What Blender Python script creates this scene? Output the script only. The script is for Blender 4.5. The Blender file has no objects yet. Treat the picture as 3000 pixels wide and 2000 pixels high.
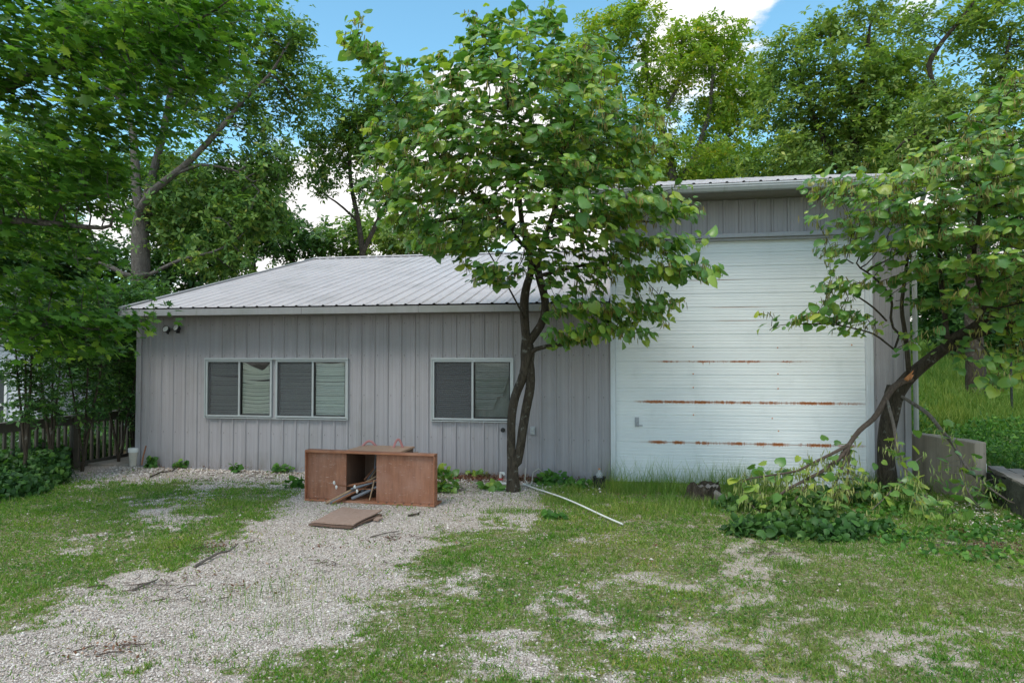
import bpy, math, random
import numpy as np
from mathutils import Vector, Matrix

rng = np.random.default_rng(7)
random.seed(7)
scene = bpy.context.scene
COL = scene.collection

# ------------------------------------------------------------------ camera
F = 2000.0            # focal length in pixels of a 3000 px wide frame
HZ = 1052.0           # horizon row in a 2000 px high frame
CAMZ = 1.865
PITCH = math.atan((HZ - 1000.0) / F)
cd = bpy.data.cameras.new('camera')
cd.sensor_width = 36.0
cd.lens = 36.0 * F / 3000.0
cd.clip_start = 0.05
cd.clip_end = 2000
cam = bpy.data.objects.new('camera', cd)
COL.objects.link(cam)
cam.location = (0, 0, CAMZ)
cam.rotation_euler = (math.pi / 2 + PITCH, 0, 0)
scene.camera = cam

# ------------------------------------------------------------------ world, sun, exposure
SUN_EL, SUN_AZ = math.radians(58), math.radians(215)   # azimuth clockwise from +Y
scene.view_settings.view_transform = 'Standard'
scene.view_settings.look = 'None'
scene.view_settings.gamma = 1
scene.view_settings.exposure = 0.35
world = bpy.data.worlds.new('World')
scene.world = world
world.use_nodes = True


class NT:
    """small node helper"""
    def __init__(s, nt):
        s.nt = nt
        s.n = nt.nodes
        s.l = nt.links

    def add(s, t, **kw):
        nd = s.n.new(t)
        for k, v in kw.items():
            if k.startswith('i_'):
                nd.inputs[k[2:].replace('_', ' ')].default_value = v
            else:
                setattr(nd, k, v)
        return nd

    def put(s, inp, v):
        if isinstance(v, bpy.types.NodeSocket):
            s.l.new(v, inp)
        else:
            inp.default_value = v

    def math(s, op, a, b=None, c=None, clamp=False):
        nd = s.n.new('ShaderNodeMath')
        nd.operation = op
        nd.use_clamp = clamp
        s.put(nd.inputs[0], a)
        if b is not None:
            s.put(nd.inputs[1], b)
        if c is not None:
            s.put(nd.inputs[2], c)
        return nd.outputs[0]

    def noise(s, vec, scale, detail=4, rough=.55, dist=0.0):
        nd = s.n.new('ShaderNodeTexNoise')
        if vec is not None:
            s.l.new(vec, nd.inputs['Vector'])
        nd.inputs['Scale'].default_value = scale
        nd.inputs['Detail'].default_value = detail
        nd.inputs['Roughness'].default_value = rough
        nd.inputs['Distortion'].default_value = dist
        return nd.outputs['Fac']

    def mapping(s, vec, scale=(1, 1, 1), loc=(0, 0, 0), rot=(0, 0, 0)):
        nd = s.n.new('ShaderNodeMapping')
        s.l.new(vec, nd.inputs['Vector'])
        nd.inputs['Scale'].default_value = scale
        nd.inputs['Location'].default_value = loc
        nd.inputs['Rotation'].default_value = rot
        return nd.outputs[0]

    def ramp(s, fac, stops, interp='LINEAR'):
        nd = s.n.new('ShaderNodeValToRGB')
        s.l.new(fac, nd.inputs[0])
        cr = nd.color_ramp
        cr.interpolation = interp
        while len(cr.elements) < len(stops):
            cr.elements.new(0.5)
        for e, (p, c) in zip(cr.elements, stops):
            e.position = p
            e.color = c if len(c) == 4 else (*c, 1)
        return nd.outputs[0]

    def mix(s, fac, a, b, blend='MIX'):
        nd = s.n.new('ShaderNodeMix')
        nd.data_type = 'RGBA'
        nd.blend_type = blend
        s.put(nd.inputs[0], fac)
        for k, v in ((6, a), (7, b)):
            if isinstance(v, tuple) and len(v) == 3:
                v = (*v, 1)
            s.put(nd.inputs[k], v)
        return nd.outputs[2]

    def smooth(s, v, lo, hi):
        nd = s.n.new('ShaderNodeMapRange')
        nd.interpolation_type = 'SMOOTHSTEP'
        s.put(nd.inputs[0], v)
        s.put(nd.inputs[1], lo)
        s.put(nd.inputs[2], hi)
        return nd.outputs[0]

    def bump(s, h, strength=.3, dist=.01, normal=None):
        nd = s.n.new('ShaderNodeBump')
        nd.inputs['Strength'].default_value = strength
        nd.inputs['Distance'].default_value = dist
        s.l.new(h, nd.inputs['Height'])
        if normal is not None:
            s.l.new(normal, nd.inputs['Normal'])
        return nd.outputs[0]


def pix_dir(px, py):
    """unit world direction through pixel (3000x2000 frame)"""
    x, z = (px - 1500) / F, (1000 - py) / F
    v = Vector((x, 1, z))
    v.rotate(Matrix.Rotation(PITCH, 3, 'X'))
    return v.normalized()


def build_world():
    t = NT(world.node_tree)
    for n in list(t.n):
        t.n.remove(n)
    out = t.add('ShaderNodeOutputWorld')
    bg = t.add('ShaderNodeBackground')
    bg.inputs['Strength'].default_value = 0.1
    sky = t.add('ShaderNodeTexSky')
    sky.sky_type = 'NISHITA'
    sky.sun_disc = False
    sky.sun_elevation = SUN_EL
    sky.sun_rotation = SUN_AZ
    sky.air_density = 1.0
    sky.dust_density = 0.4
    sky.ozone_density = 2.2
    tc = t.add('ShaderNodeTexCoord')
    d = tc.outputs['Generated']
    # flatter clouds towards the horizon
    n1 = t.noise(t.mapping(d, (1, 1, 1.8), (3.1, .4, 1.7)), 4.2, 9, .6, .3)
    n2 = t.noise(t.mapping(d, (1, 1, 2.4), (1.3, 6.4, 2.7)), 8.0, 6, .6)
    cov = t.math('ADD', n1, t.math('MULTIPLY', t.math('SUBTRACT', n2, .5), .22))

    def blob(px, py, r0, r1):
        v = pix_dir(px, py)
        dn = t.n.new('ShaderNodeVectorMath')
        dn.operation = 'DISTANCE'
        t.l.new(d, dn.inputs[0])
        dn.inputs[1].default_value = v
        return t.math('SUBTRACT', 1.0, t.smooth(dn.outputs['Value'], r0, r1))
    # openings of blue and banks of white
    for px, py, r0, r1, w in ((1060, 90, .06, .26, -.34), (1200, 30, .04, .2, -.30), (1600, 40, .04, .16, -.30), (2350, 330, .05, .22, -.24), (2300, 200, .04, .15, -.15),
                              (2850, 120, .02, .17, -.16), (620, 250, .05, .24, -.22), (1780, 150, .02, .16, -.20), (1930, 330, .02, .12, -.15), (300, 300, .02, .2, -.12),
                              (1380, 200, .04, .11, .34), (1290, 290, .03, .10, .22), (1500, 290, .03, .12, .20), (2080, 40, .06, .22, .24),
                              (930, 570, .08, .22, .34), (1000, 25, .0, .05, .22), (2600, 60, .02, .1, .1), (2250, 560, .1, .3, .12), (1680, 500, .05, .2, .15)):
        cov = t.math('ADD', cov, t.math('MULTIPLY', blob(px, py, r0, r1), w))
    sep = t.add('ShaderNodeSeparateXYZ')
    t.l.new(d, sep.inputs[0])
    low = t.math('SUBTRACT', 1.0, t.smooth(sep.outputs[2], 0.02, 0.45))
    cov = t.math('ADD', cov, t.math('MULTIPLY', low, .10))
    m = t.smooth(cov, .455, .60)
    body = t.noise(t.mapping(d, (1, 1, 1.6), (7, 2, 1)), 5.0, 5, .5)
    cc = t.mix(t.smooth(body, .3, .7), (8.6, 8.5, 8.5), (11.6, 11.3, 11.0))
    skyc = t.mix(1.0, sky.outputs[0], (1.7, 2.35, 2.1), 'MULTIPLY')
    fin = t.mix(m, skyc, cc)
    t.l.new(fin, bg.inputs['Color'])
    t.l.new(bg.outputs[0], out.inputs[0])


build_world()
sd = bpy.data.lights.new('sun', 'SUN')
sd.energy = 1.7
sd.angle = math.radians(22)
sd.color = (1.0, .94, .85)
sun = bpy.data.objects.new('sun', sd)
COL.objects.link(sun)
sv = Vector((math.sin(SUN_AZ) * math.cos(SUN_EL), math.cos(SUN_AZ) * math.cos(SUN_EL), math.sin(SUN_EL)))
sun.rotation_euler = (-sv).to_track_quat('-Z', 'Y').to_euler()
scene.cycles.max_bounces = 7
scene.cycles.transparent_max_bounces = 12
scene.cycles.use_denoising = True
try:
    scene.cycles.use_adaptive_sampling = True
    scene.cycles.adaptive_threshold = 0.02
except Exception:
    pass

# ------------------------------------------------------------------ pixel -> world
def P(px, py, Y):
    v = pix_dir(px, py)
    k = Y / v.y
    return Vector((v.x * k, Y, CAMZ + v.z * k))


def G(px, py, z=0.0):
    v = pix_dir(px, py)
    k = (z - CAMZ) / v.z
    return Vector((v.x * k, v.y * k, z))


# ------------------------------------------------------------------ object helpers
def tag(o, label=None, cat=None, group=None, kind=None):
    if label:
        o['label'] = label
    if cat:
        o['category'] = cat
    if group:
        o['group'] = group
    if kind:
        o['kind'] = kind
    return o


def empty(name, loc, label=None, cat=None, group=None, rz=0.0, kind=None):
    o = bpy.data.objects.new(name, None)
    o.empty_display_size = .2
    o.location = loc
    o.rotation_euler = (0, 0, rz)
    COL.objects.link(o)
    return tag(o, label, cat, group, kind)


def link_np(name, verts, polys, mat, parent=None, origin=None, smooth=False, mat_idx=None):
    """verts (N,3); polys: list of int arrays (M,k)"""
    verts = np.asarray(verts, dtype=np.float32)
    if origin is not None:
        verts = verts - np.asarray(origin, dtype=np.float32)
    me = bpy.data.meshes.new(name)
    me.vertices.add(len(verts))
    me.vertices.foreach_set('co', verts.ravel())
    polys = [np.asarray(p, dtype=np.int32) for p in polys if len(p)]
    loops = np.concatenate([p.ravel() for p in polys])
    tot = np.concatenate([np.full(len(p), p.shape[1], dtype=np.int32) for p in polys])
    st = np.concatenate([[0], np.cumsum(tot)[:-1]]).astype(np.int32)
    me.loops.add(len(loops))
    me.loops.foreach_set('vertex_index', loops)
    me.polygons.add(len(tot))
    me.polygons.foreach_set('loop_start', st)
    me.polygons.foreach_set('loop_total', tot)
    if smooth:
        me.polygons.foreach_set('use_smooth', np.ones(len(tot), dtype=bool))
    mats = mat if isinstance(mat, (list, tuple)) else [mat]
    for m in mats:
        me.materials.append(m)
    if mat_idx is not None:
        me.polygons.foreach_set('material_index', np.asarray(mat_idx, dtype=np.int32))
    me.update(calc_edges=True)
    me.validate()
    o = bpy.data.objects.new(name, me)
    COL.objects.link(o)
    if parent is not None:
        o.parent = parent
    return o


class MB:
    def __init__(s):
        s.v = []
        s.f = []
        s.m = []
        s.cm = 0

    def add(s, vs, fs):
        b = len(s.v)
        s.v += [tuple(v) for v in vs]
        for f in fs:
            s.f.append(tuple(b + i for i in f))
            s.m.append(s.cm)

    def box(s, x0, x1, y0, y1, z0, z1):
        s.add([(x0, y0, z0), (x1, y0, z0), (x1, y1, z0), (x0, y1, z0), (x0, y0, z1), (x1, y0, z1), (x1, y1, z1), (x0, y1, z1)],
              [(0, 3, 2, 1), (4, 5, 6, 7), (0, 1, 5, 4), (1, 2, 6, 5), (2, 3, 7, 6), (3, 0, 4, 7)])

    def hexa(s, p):
        s.add(p, [(0, 3, 2, 1), (4, 5, 6, 7), (0, 1, 5, 4), (1, 2, 6, 5), (2, 3, 7, 6), (3, 0, 4, 7)])

    def tube(s, pts, rad, n=8, cap=True):
        pts = [Vector(p) for p in pts]
        if not hasattr(rad, '__len__'):
            rad = [rad] * len(pts)
        b = len(s.v)
        up = None
        for i, p in enumerate(pts):
            a = pts[max(0, i - 1)]
            c = pts[min(len(pts) - 1, i + 1)]
            d = (c - a)
            if d.length < 1e-9:
                d = Vector((0, 0, 1))
            d.normalize()
            if up is None:
                up = Vector((0, 0, 1)) if abs(d.z) < .9 else Vector((1, 0, 0))
            u = d.cross(up)
            if u.length < 1e-6:
                u = d.cross(Vector((.3, 1, .2)))
            u.normalize()
            w = u.cross(d).normalized()
            up = w
            for k in range(n):
                t = 2 * math.pi * k / n
                s.v.append(tuple(p + (u * math.cos(t) + w * math.sin(t)) * rad[i]))
        for i in range(len(pts) - 1):
            for k in range(n):
                k2 = (k + 1) % n
                s.f.append((b + i * n + k, b + i * n + k2, b + (i + 1) * n + k2, b + (i + 1) * n + k))
                s.m.append(s.cm)
        if cap:
            s.f.append(tuple(b + k for k in range(n))[::-1])
            s.f.append(tuple(b + (len(pts) - 1) * n + k for k in range(n)))
            s.m += [s.cm, s.cm]

    def lathe(s, prof, c=(0, 0, 0), n=20, axis='z'):
        b = len(s.v)
        for r, z in prof:
            for k in range(n):
                t = 2 * math.pi * k / n
                if axis == 'z':
                    s.v.append((c[0] + r * math.cos(t), c[1] + r * math.sin(t), c[2] + z))
                else:       # axis -y
                    s.v.append((c[0] + r * math.cos(t), c[1] - z, c[2] + r * math.sin(t)))
        for i in range(len(prof) - 1):
            for k in range(n):
                k2 = (k + 1) % n
                s.f.append((b + i * n + k, b + i * n + k2, b + (i + 1) * n + k2, b + (i + 1) * n + k))
                s.m.append(s.cm)

    def build(s, name, mat, parent=None, local=False, smooth=False, bevel=0.0, label=None):
        me = bpy.data.meshes.new(name)
        v = s.v
        if parent is not None and not local:
            o_ = parent.location
            if parent.parent is not None:
                o_ = o_ + parent.parent.location
            v = [(a - o_.x, b - o_.y, c - o_.z) for a, b, c in v]
        me.from_pydata(v, [], s.f)
        for m in (mat if isinstance(mat, (list, tuple)) else [mat]):
            me.materials.append(m)
        me.polygons.foreach_set('material_index', s.m)
        if smooth:
            me.polygons.foreach_set('use_smooth', [True] * len(s.f))
            try:
                me.set_sharp_from_angle(angle=math.radians(40))
            except Exception:
                pass
        me.update()
        o = bpy.data.objects.new(name, me)
        COL.objects.link(o)
        if parent is not None:
            o.parent = parent
        if bevel:
            bv = o.modifiers.new('bevel', 'BEVEL')
            bv.width = bevel
            bv.segments = 2
            bv.limit_method = 'ANGLE'
        if label:
            o['label'] = label
        return o


# ------------------------------------------------------------------ materials
def newmat(name):
    m = bpy.data.materials.new(name)
    m.use_nodes = True
    t = NT(m.node_tree)
    for n in list(t.n):
        t.n.remove(n)
    out = t.add('ShaderNodeOutputMaterial')
    p = t.add('ShaderNodeBsdfPrincipled')
    t.l.new(p.outputs[0], out.inputs[0])
    return m, t, p, out


def simple(name, col, rough=.6, metal=0.0, var=.15, scale=8, bump=.15, bdist=.004, spec=.5, stretch=(1, 1, 1)):
    m, t, p, out = newmat(name)
    tc = t.add('ShaderNodeTexCoord')
    v = t.mapping(tc.outputs['Object'], stretch)
    n = t.noise(v, scale, 6, .6)
    n2 = t.noise(v, scale * 9, 3, .6)
    k = t.math('ADD', t.math('MULTIPLY', n, .7), t.math('MULTIPLY', n2, .3))
    a = tuple(c * (1 - var * 1.6) for c in col)
    b = tuple(min(1, c * (1 + var * 1.6)) for c in col)
    c = t.ramp(k, [(.25, a), (.75, b)])
    t.l.new(c, p.inputs['Base Color'])
    p.inputs['Roughness'].default_value = rough
    p.inputs['Metallic'].default_value = metal
    p.inputs['Specular IOR Level'].default_value = spec
    if bump:
        t.l.new(t.bump(k, bump, bdist), p.inputs['Normal'])
    return m


def leaf_mat(name, cols, trans=.35, rough=.45, spec=.4, tcol=None):
    """cols: stops for the random per-leaf colour"""
    m, t, p, out = newmat(name)
    g = t.add('ShaderNodeNewGeometry')
    r = g.outputs['Random Per Island']
    c = t.ramp(r, cols)
    tc = t.add('ShaderNodeTexCoord')
    n = t.noise(tc.outputs['Object'], 1.1, 4, .6)
    nb = t.noise(t.mapping(tc.outputs['Object'], (1, 1, 1), (9, 4, 2)), .8, 4, .6)
    c2 = t.mix(t.smooth(n, .42, .66), c, t.mix(1.0, c, (.72, .86, .80), 'MULTIPLY'))
    c2 = t.mix(t.smooth(nb, .48, .70), c2, t.mix(1.0, c2, (1.28, 1.10, .95), 'MULTIPLY'))
    t.l.new(c2, p.inputs['Base Color'])
    p.inputs['Roughness'].default_value = rough
    p.inputs['Specular IOR Level'].default_value = spec
    tr = t.add('ShaderNodeBsdfTranslucent')
    tcm = t.mix(1.0, c2, tcol or (1.35, 1.45, .6), 'MULTIPLY')
    t.l.new(tcm, tr.inputs[0])
    mx = t.add('ShaderNodeMixShader')
    mx.inputs[0].default_value = trans
    t.l.new(p.outputs[0], mx.inputs[1])
    t.l.new(tr.outputs[0], mx.inputs[2])
    t.l.new(mx.outputs[0], out.inputs[0])
    return m


def bark_mat(name, a, b, scale=14):
    m, t, p, out = newmat(name)
    tc = t.add('ShaderNodeTexCoord')
    v = t.mapping(tc.outputs['Object'], (1, 1, .28))
    n = t.noise(v, scale * 1.8, 8, .75, .8)
    n2 = t.noise(tc.outputs['Object'], 11, 5, .65)
    c = t.ramp(n, [(.3, a), (.7, b)])
    lich = t.smooth(n2, .58, .68)
    c = t.mix(t.math('MULTIPLY', lich, .5), c, (.30, .31, .27))
    t.l.new(c, p.inputs['Base Color'])
    p.inputs['Roughness'].default_value = .9
    p.inputs['Specular IOR Level'].default_value = .2
    t.l.new(t.bump(n, 1.0, .035), p.inputs['Normal'])
    return m


M = {}
M['redbud_leaf'] = leaf_mat('redbud_leaf', [(0, (0.094, 0.213, 0.047)), (.35, (0.135, 0.284, 0.070)), (.62, (0.203, 0.355, 0.078)), (.85, (0.338, 0.468, 0.078)), (.985, (0.423, 0.483, 0.078)), (1, (0.34, 0.30, 0.13))], .38, .36, .65)
M['redbud_pod'] = leaf_mat('redbud_pod', [(0, (.14, .11, .035)), (.5, (.24, .21, .07)), (1, (.38, .34, .12))], .2, .6, .3)
M['fresh_pod'] = leaf_mat('fresh_pod', [(0, (.22, .28, .08)), (.5, (.32, .36, .12)), (1, (.42, .44, .18))], .25, .6, .3)
M['maple_leaf'] = leaf_mat('maple_leaf', [(0, (0.061, 0.148, 0.025)), (.5, (0.109, 0.244, 0.042)), (.85, (0.181, 0.349, 0.053)), (1, (0.386, 0.523, 0.084))], .48, .45, .35)
M['oak_leaf'] = leaf_mat('oak_leaf', [(0, (0.078, 0.167, 0.042)), (.5, (0.129, 0.241, 0.060)), (.9, (0.221, 0.351, 0.070)), (1, (0.389, 0.408, 0.094))], .35, .5, .3)
M['yellow_oak_leaf'] = leaf_mat('yellow_oak_leaf', [(0, (0.163, 0.274, 0.035)), (.5, (0.255, 0.392, 0.053)), (.9, (0.401, 0.490, 0.061)), (1, (0.510, 0.431, 0.088))], .4, .5, .3)
M['bright_leaf'] = leaf_mat('bright_leaf', [(0, (0.124, 0.209, 0.055)), (.5, (0.209, 0.314, 0.078)), (.9, (0.321, 0.432, 0.101)), (1, (0.468, 0.492, 0.134))], .4, .48, .35)
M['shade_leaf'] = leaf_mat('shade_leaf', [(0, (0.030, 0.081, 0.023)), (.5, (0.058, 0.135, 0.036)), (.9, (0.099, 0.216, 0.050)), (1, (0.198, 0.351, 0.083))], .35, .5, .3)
M['bark_dark'] = bark_mat('bark_dark', (.022, .017, .012), (.12, .098, .072))
M['bark_grey'] = bark_mat('bark_grey', (.06, .052, .045), (.19, .17, .15), 10)
M['twig_bark'] = bark_mat('twig_bark', (.09, .065, .05), (.2, .15, .12), 20)
M['torn_wood'] = simple('torn_wood', (.55, .22, .08), .8, var=.3, scale=20, stretch=(1, 1, .2))


# ------------------------------------------------------------------ noise in numpy
def vnoise(x, y, seed=0):
    xi = np.floor(x).astype(np.int64)
    yi = np.floor(y).astype(np.int64)
    xf, yf = x - xi, y - yi
    u = xf * xf * (3 - 2 * xf)
    v = yf * yf * (3 - 2 * yf)

    def h(a, b):
        k = (a * 374761393 + b * 668265263 + seed * 974634777) & 0xffffffff
        k = ((k ^ (k >> 13)) * 1274126177) & 0xffffffff
        return ((k ^ (k >> 16)) & 0xffff) / 65535.0
    return (h(xi, yi) * (1 - u) + h(xi + 1, yi) * u) * (1 - v) + (h(xi, yi + 1) * (1 - u) + h(xi + 1, yi + 1) * u) * v


def fbm(x, y, seed=0, oct=4):
    s, a, n = 0, 1, 0
    for i in range(oct):
        s = s + a * vnoise(x * 2 ** i, y * 2 ** i, seed + i * 17)
        n += a
        a *= .55
    return s / n


# ------------------------------------------------------------------ terrain and cover
def sstep(x, a, b):
    t = np.clip((x - a) / (b - a), 0, 1)
    return t * t * (3 - 2 * t)


def terrain(x, y):
    x = np.asarray(x, dtype=float)
    y = np.asarray(y, dtype=float)
    h = .010 * (fbm(x * 1.1, y * 1.1, 3) - .5) * 2
    hill = sstep(x, 4.5, 9) * np.clip(y - 13, 0, 60) * .085
    left = -sstep(-x, 8.2, 13) * sstep(y, 7, 12) * .5
    bank = sstep(x, 6.1, 8) * sstep(y, 9.5, 12) * .35
    return h + hill + left + bank


def HT(x, y):
    return float(terrain(x, y))


ROWS = [
    (1350, [(0, .9), (230, .9), (260, .1), (900, .05), (1500, .1), (1560, .6), (3000, 1)]),
    (1395, [(0, 1), (130, .8), (180, .1), (400, .0), (850, .08), (900, .05), (1280, .05), (1480, .05), (1560, .5), (1700, .8), (3000, 1)]),
    (1430, [(0, 1), (120, .9), (250, .7), (350, .95), (470, .95), (600, .62), (750, .62), (850, .4), (900, .05), (1300, .05), (1500, .1), (1580, .3), (1650, .85), (3000, 1)]),
    (1480, [(0, 1), (150, .95), (300, .92), (400, .65), (500, .3), (600, .4), (660, .9), (760, 1), (850, .35), (900, 0), (1300, .0), (1370, .15), (1450, .35), (1550, .2), (1620, .7), (1700, .85), (2100, .95), (3000, .9)]),
    (1530, [(0, 1), (150, .95), (300, .7), (400, .55), (500, .5), (600, .9), (660, 1), (730, .35), (800, 0), (1250, .0), (1370, .3), (1450, .65), (1510, .65), (1560, .5), (1620, .85), (1800, .75), (2000, .8), (2150, .95), (2850, .9), (3000, .6)]),
    (1600, [(0, 1), (110, .95), (170, .4), (260, .4), (330, .85), (420, 1), (520, 1), (580, .5), (640, .08), (1100, .0), (1200, .2), (1300, .85), (1400, .95), (1550, .85), (1750, .85), (1950, .8), (2080, .75), (2150, .4), (2300, .6), (2450, .8), (2700, .9), (3000, .65)]),
    (1680, [(0, 1), (200, .97), (290, .85), (350, .4), (430, .15), (500, .05), (980, .03), (1100, .25), (1200, .65), (1300, .85), (1390, .45), (1480, .85), (1650, .7), (1800, .78), (2050, .8), (2150, .4), (2250, .5), (2400, .75), (2700, .75), (3000, .75)]),
    (1760, [(0, 1), (120, .85), (200, .4), (280, .12), (400, .05), (900, .08), (1000, .2), (1100, .5), (1200, .75), (1350, .85), (1500, .75), (1570, .4), (1700, .45), (1800, .75), (1950, .65), (2100, .55), (2200, .5), (2400, .6), (2600, .7), (3000, .75)]),
    (1850, [(0, .6), (80, .3), (200, .1), (700, .12), (850, .2), (1000, .5), (1100, .75), (1300, .85), (1500, .5), (1600, .6), (1750, .7), (1900, .55), (2100, .5), (2250, .45), (2400, .6), (2600, .5), (2800, .6), (3000, .65)]),
    (1940, [(0, .22), (100, .12), (300, .08), (400, .2), (500, .1), (750, .25), (880, .65), (950, .88), (1200, .92), (1400, .8), (1550, .5), (1750, .72), (1900, .5), (2000, .48), (2200, .55), (2400, .42), (2600, .6), (3000, .6)]),
    (2010, [(0, .12), (600, .15), (750, .5), (850, .9), (1200, .92), (1450, .7), (1600, .4), (1800, .6), (2000, .55), (2150, .42), (2400, .45), (2700, .65), (3000, .55)]),
    (2600, [(0, .5), (700, .5), (850, .7), (3000, .55)]),
]


def cover(x, y):
    """share of grass at a ground point, 0..1 (before the small-scale noise)"""
    x = np.asarray(x, dtype=float)
    y = np.asarray(y, dtype=float)
    yy = np.maximum(y, 1.8)
    px = 1500 + F * x / yy
    py = HZ + F * CAMZ / yy
    vals = np.stack([np.interp(px, [a for a, _ in r], [b for _, b in r]) for _, r in ROWS])
    ry = np.array([r for r, _ in ROWS], dtype=float)
    t = np.interp(py, ry, np.arange(len(ry)))
    i = np.clip(t.astype(int), 0, len(ry) - 2)
    f = t - i
    v = np.take_along_axis(vals, i[None], 0)[0] * (1 - f) + np.take_along_axis(vals, (i + 1)[None], 0)[0] * f
    return np.where(py < 1350, np.maximum(v, .9 * (y > 14)), v)


def grassy(x, y):
    """patchy cover: 0..1 after threshold with noise"""
    c = cover(x, y)
    n = .40 * fbm(x * 1.6, y * 2.6, 11, 3) + .34 * fbm(x * 6.0, y * 8.5, 23, 3) + .26 * fbm(x * 19, y * 23, 29, 2)
    n = (n - .5) * 2.3 + .5
    return np.clip((c - n) * 2.1 + .5, 0, 1) * np.clip(c * 6, 0, 1)


def ground_material():
    m, t, p, out = newmat('ground')
    tc = t.add('ShaderNodeTexCoord')
    v = tc.outputs['Object']
    at = t.add('ShaderNodeAttribute')
    at.attribute_name = 'cover'
    cov = at.outputs['Fac']

    def vor(scale, feat='F1', out_='Color'):
        nd = t.n.new('ShaderNodeTexVoronoi')
        nd.feature = feat
        t.l.new(v, nd.inputs['Vector'])
        nd.inputs['Scale'].default_value = scale
        nd.inputs['Randomness'].default_value = 1
        return nd.outputs[out_]
    s = t.add('ShaderNodeSeparateXYZ')
    t.l.new(vor(75), s.inputs[0])
    dist = vor(75, 'F1', 'Distance')
    edge = vor(75, 'DISTANCE_TO_EDGE', 'Distance')
    big = t.noise(v, .9, 4, .6)
    gc = t.ramp(s.outputs[0], [(0, (.26, .22, .19)), (.3, (.52, .435, .385)), (.65, (.70, .605, .545)), (1, (.83, .755, .69))])
    gc = t.mix(t.math('SUBTRACT', 1.0, t.smooth(edge, .0, .12)), gc, (.13, .11, .09))
    gc = t.mix(t.math('MULTIPLY', t.smooth(big, .48, .72), .45), gc, (.27, .215, .165))
    sp0 = t.add('ShaderNodeSeparateXYZ')
    t.l.new(v, sp0.inputs[0])
    gc = t.mix(t.math('MULTIPLY', t.smooth(sp0.outputs[0], .2, 2.0), .5), gc, (.42, .345, .27))
    soiln = t.noise(v, 26, 6, .7)
    soil = t.ramp(soiln, [(.3, (.09, .10, .035)), (.46, (.17, .16, .075)), (.55, (.28, .25, .15)), (.64, (.50, .44, .37))])
    fine = t.noise(v, 60, 5, .7)
    k = t.math('ADD', cov, t.math('MULTIPLY', t.math('SUBTRACT', fine, .5), 1.2))
    fac = t.smooth(k, .25, .75)
    col = t.mix(fac, gc, soil)
    # far ground is meadow green
    sp = t.add('ShaderNodeSeparateXYZ')
    t.l.new(v, sp.inputs[0])
    far = t.smooth(sp.outputs[1], 12.0, 14.0)
    mead = t.ramp(t.noise(v, 3.5, 8, .7), [(.3, (.05, .11, .02)), (.55, (.10, .18, .03)), (.8, (.2, .26, .06))])
    litter = t.ramp(t.noise(v, 6, 8, .7), [(.3, (.05, .038, .022)), (.6, (.12, .09, .05)), (.8, (.2, .16, .1))])
    side = t.smooth(sp.outputs[0], 5.5, 8.0)
    col = t.mix(far, col, t.mix(side, litter, mead))
    t.l.new(col, p.inputs['Base Color'])
    p.inputs['Roughness'].default_value = .95
    p.inputs['Specular IOR Level'].default_value = .15
    h = t.math('ADD', t.math('MULTIPLY', t.math('SUBTRACT', 1.0, dist), 1.0), t.math('MULTIPLY', soiln, .5))
    t.l.new(t.bump(h, .8, .012), p.inputs['Normal'])
    return m


M['ground'] = ground_material()


def make_ground():
    xs = np.concatenate([[-400, -250, -160, -100, -70, -50, -36, -28, -22, -18, -15, -13, -11.5, -10.2, -9.2],
                         np.arange(-8.5, 8.5, .055), [9, 9.6, 10.4, 11.4, 12.6, 14, 16, 18, 20, 23, 26, 30, 36, 45, 60, 90, 150, 250, 400]])
    ys = np.concatenate([[-200, -120, -70, -40, -25, -15, -9, -5, -3, -1.5, -.5, .3, 1.0, 1.6, 2.1, 2.5], np.arange(2.8, 12.4, .055),
                         [12.7, 13.1, 13.6, 14.2, 15, 16, 17, 18, 19.5, 21, 23, 25, 28, 31, 35, 40, 46, 54, 65, 80, 110, 160, 260, 400]])
    X, Y = np.meshgrid(xs, ys)
    Z = terrain(X, Y)
    Z = Z + np.where((np.abs(X) < 9) & (Y < 12), (fbm(X * 9, Y * 9, 5, 2) - .5) * .012, 0)
    v = np.stack([X.ravel(), Y.ravel(), Z.ravel()], 1)
    ny, nx = X.shape
    idx = np.arange(nx * ny).reshape(ny, nx)
    q = np.stack([idx[:-1, :-1].ravel(), idx[:-1, 1:].ravel(), idx[1:, 1:].ravel(), idx[1:, :-1].ravel()], 1)
    o = link_np('ground', v, [q], M['ground'], smooth=True)
    a = o.data.attributes.new('cover', 'FLOAT', 'POINT')
    a.data.foreach_set('value', grassy(X.ravel(), Y.ravel()).astype(np.float32))
    tag(o, 'uneven yard of pale gravel and thin grass running up to the building', kind='structure')
    return o


make_ground()


# ------------------------------------------------------------------ leaf templates
def T_heart(fold=.06, droop=.22, wide=1.0, skew=0.0, notch=.14, curl=0.0):
    v = np.array([(0, 0, 0), (0 + skew * .3, .45, .05), (skew, 1.0, -droop),
                  (-.22, -notch, -fold * .5), (-.50, .05, -fold), (-.53, .40, -fold * 1.3), (-.28, .76, -fold - droop * .4),
                  (.22, -notch, -fold * .5), (.50, .05, -fold), (.53, .40, -fold * 1.3 - curl), (.28, .76, -fold - droop * .4 - curl)], float)
    v[:, 0] *= wide
    quads = np.array([(0, 1, 5, 4), (1, 2, 6, 5), (0, 8, 9, 1), (1, 9, 10, 2)])
    tris = np.array([(0, 4, 3), (0, 7, 8)])
    return v, [quads, tris]


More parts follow.
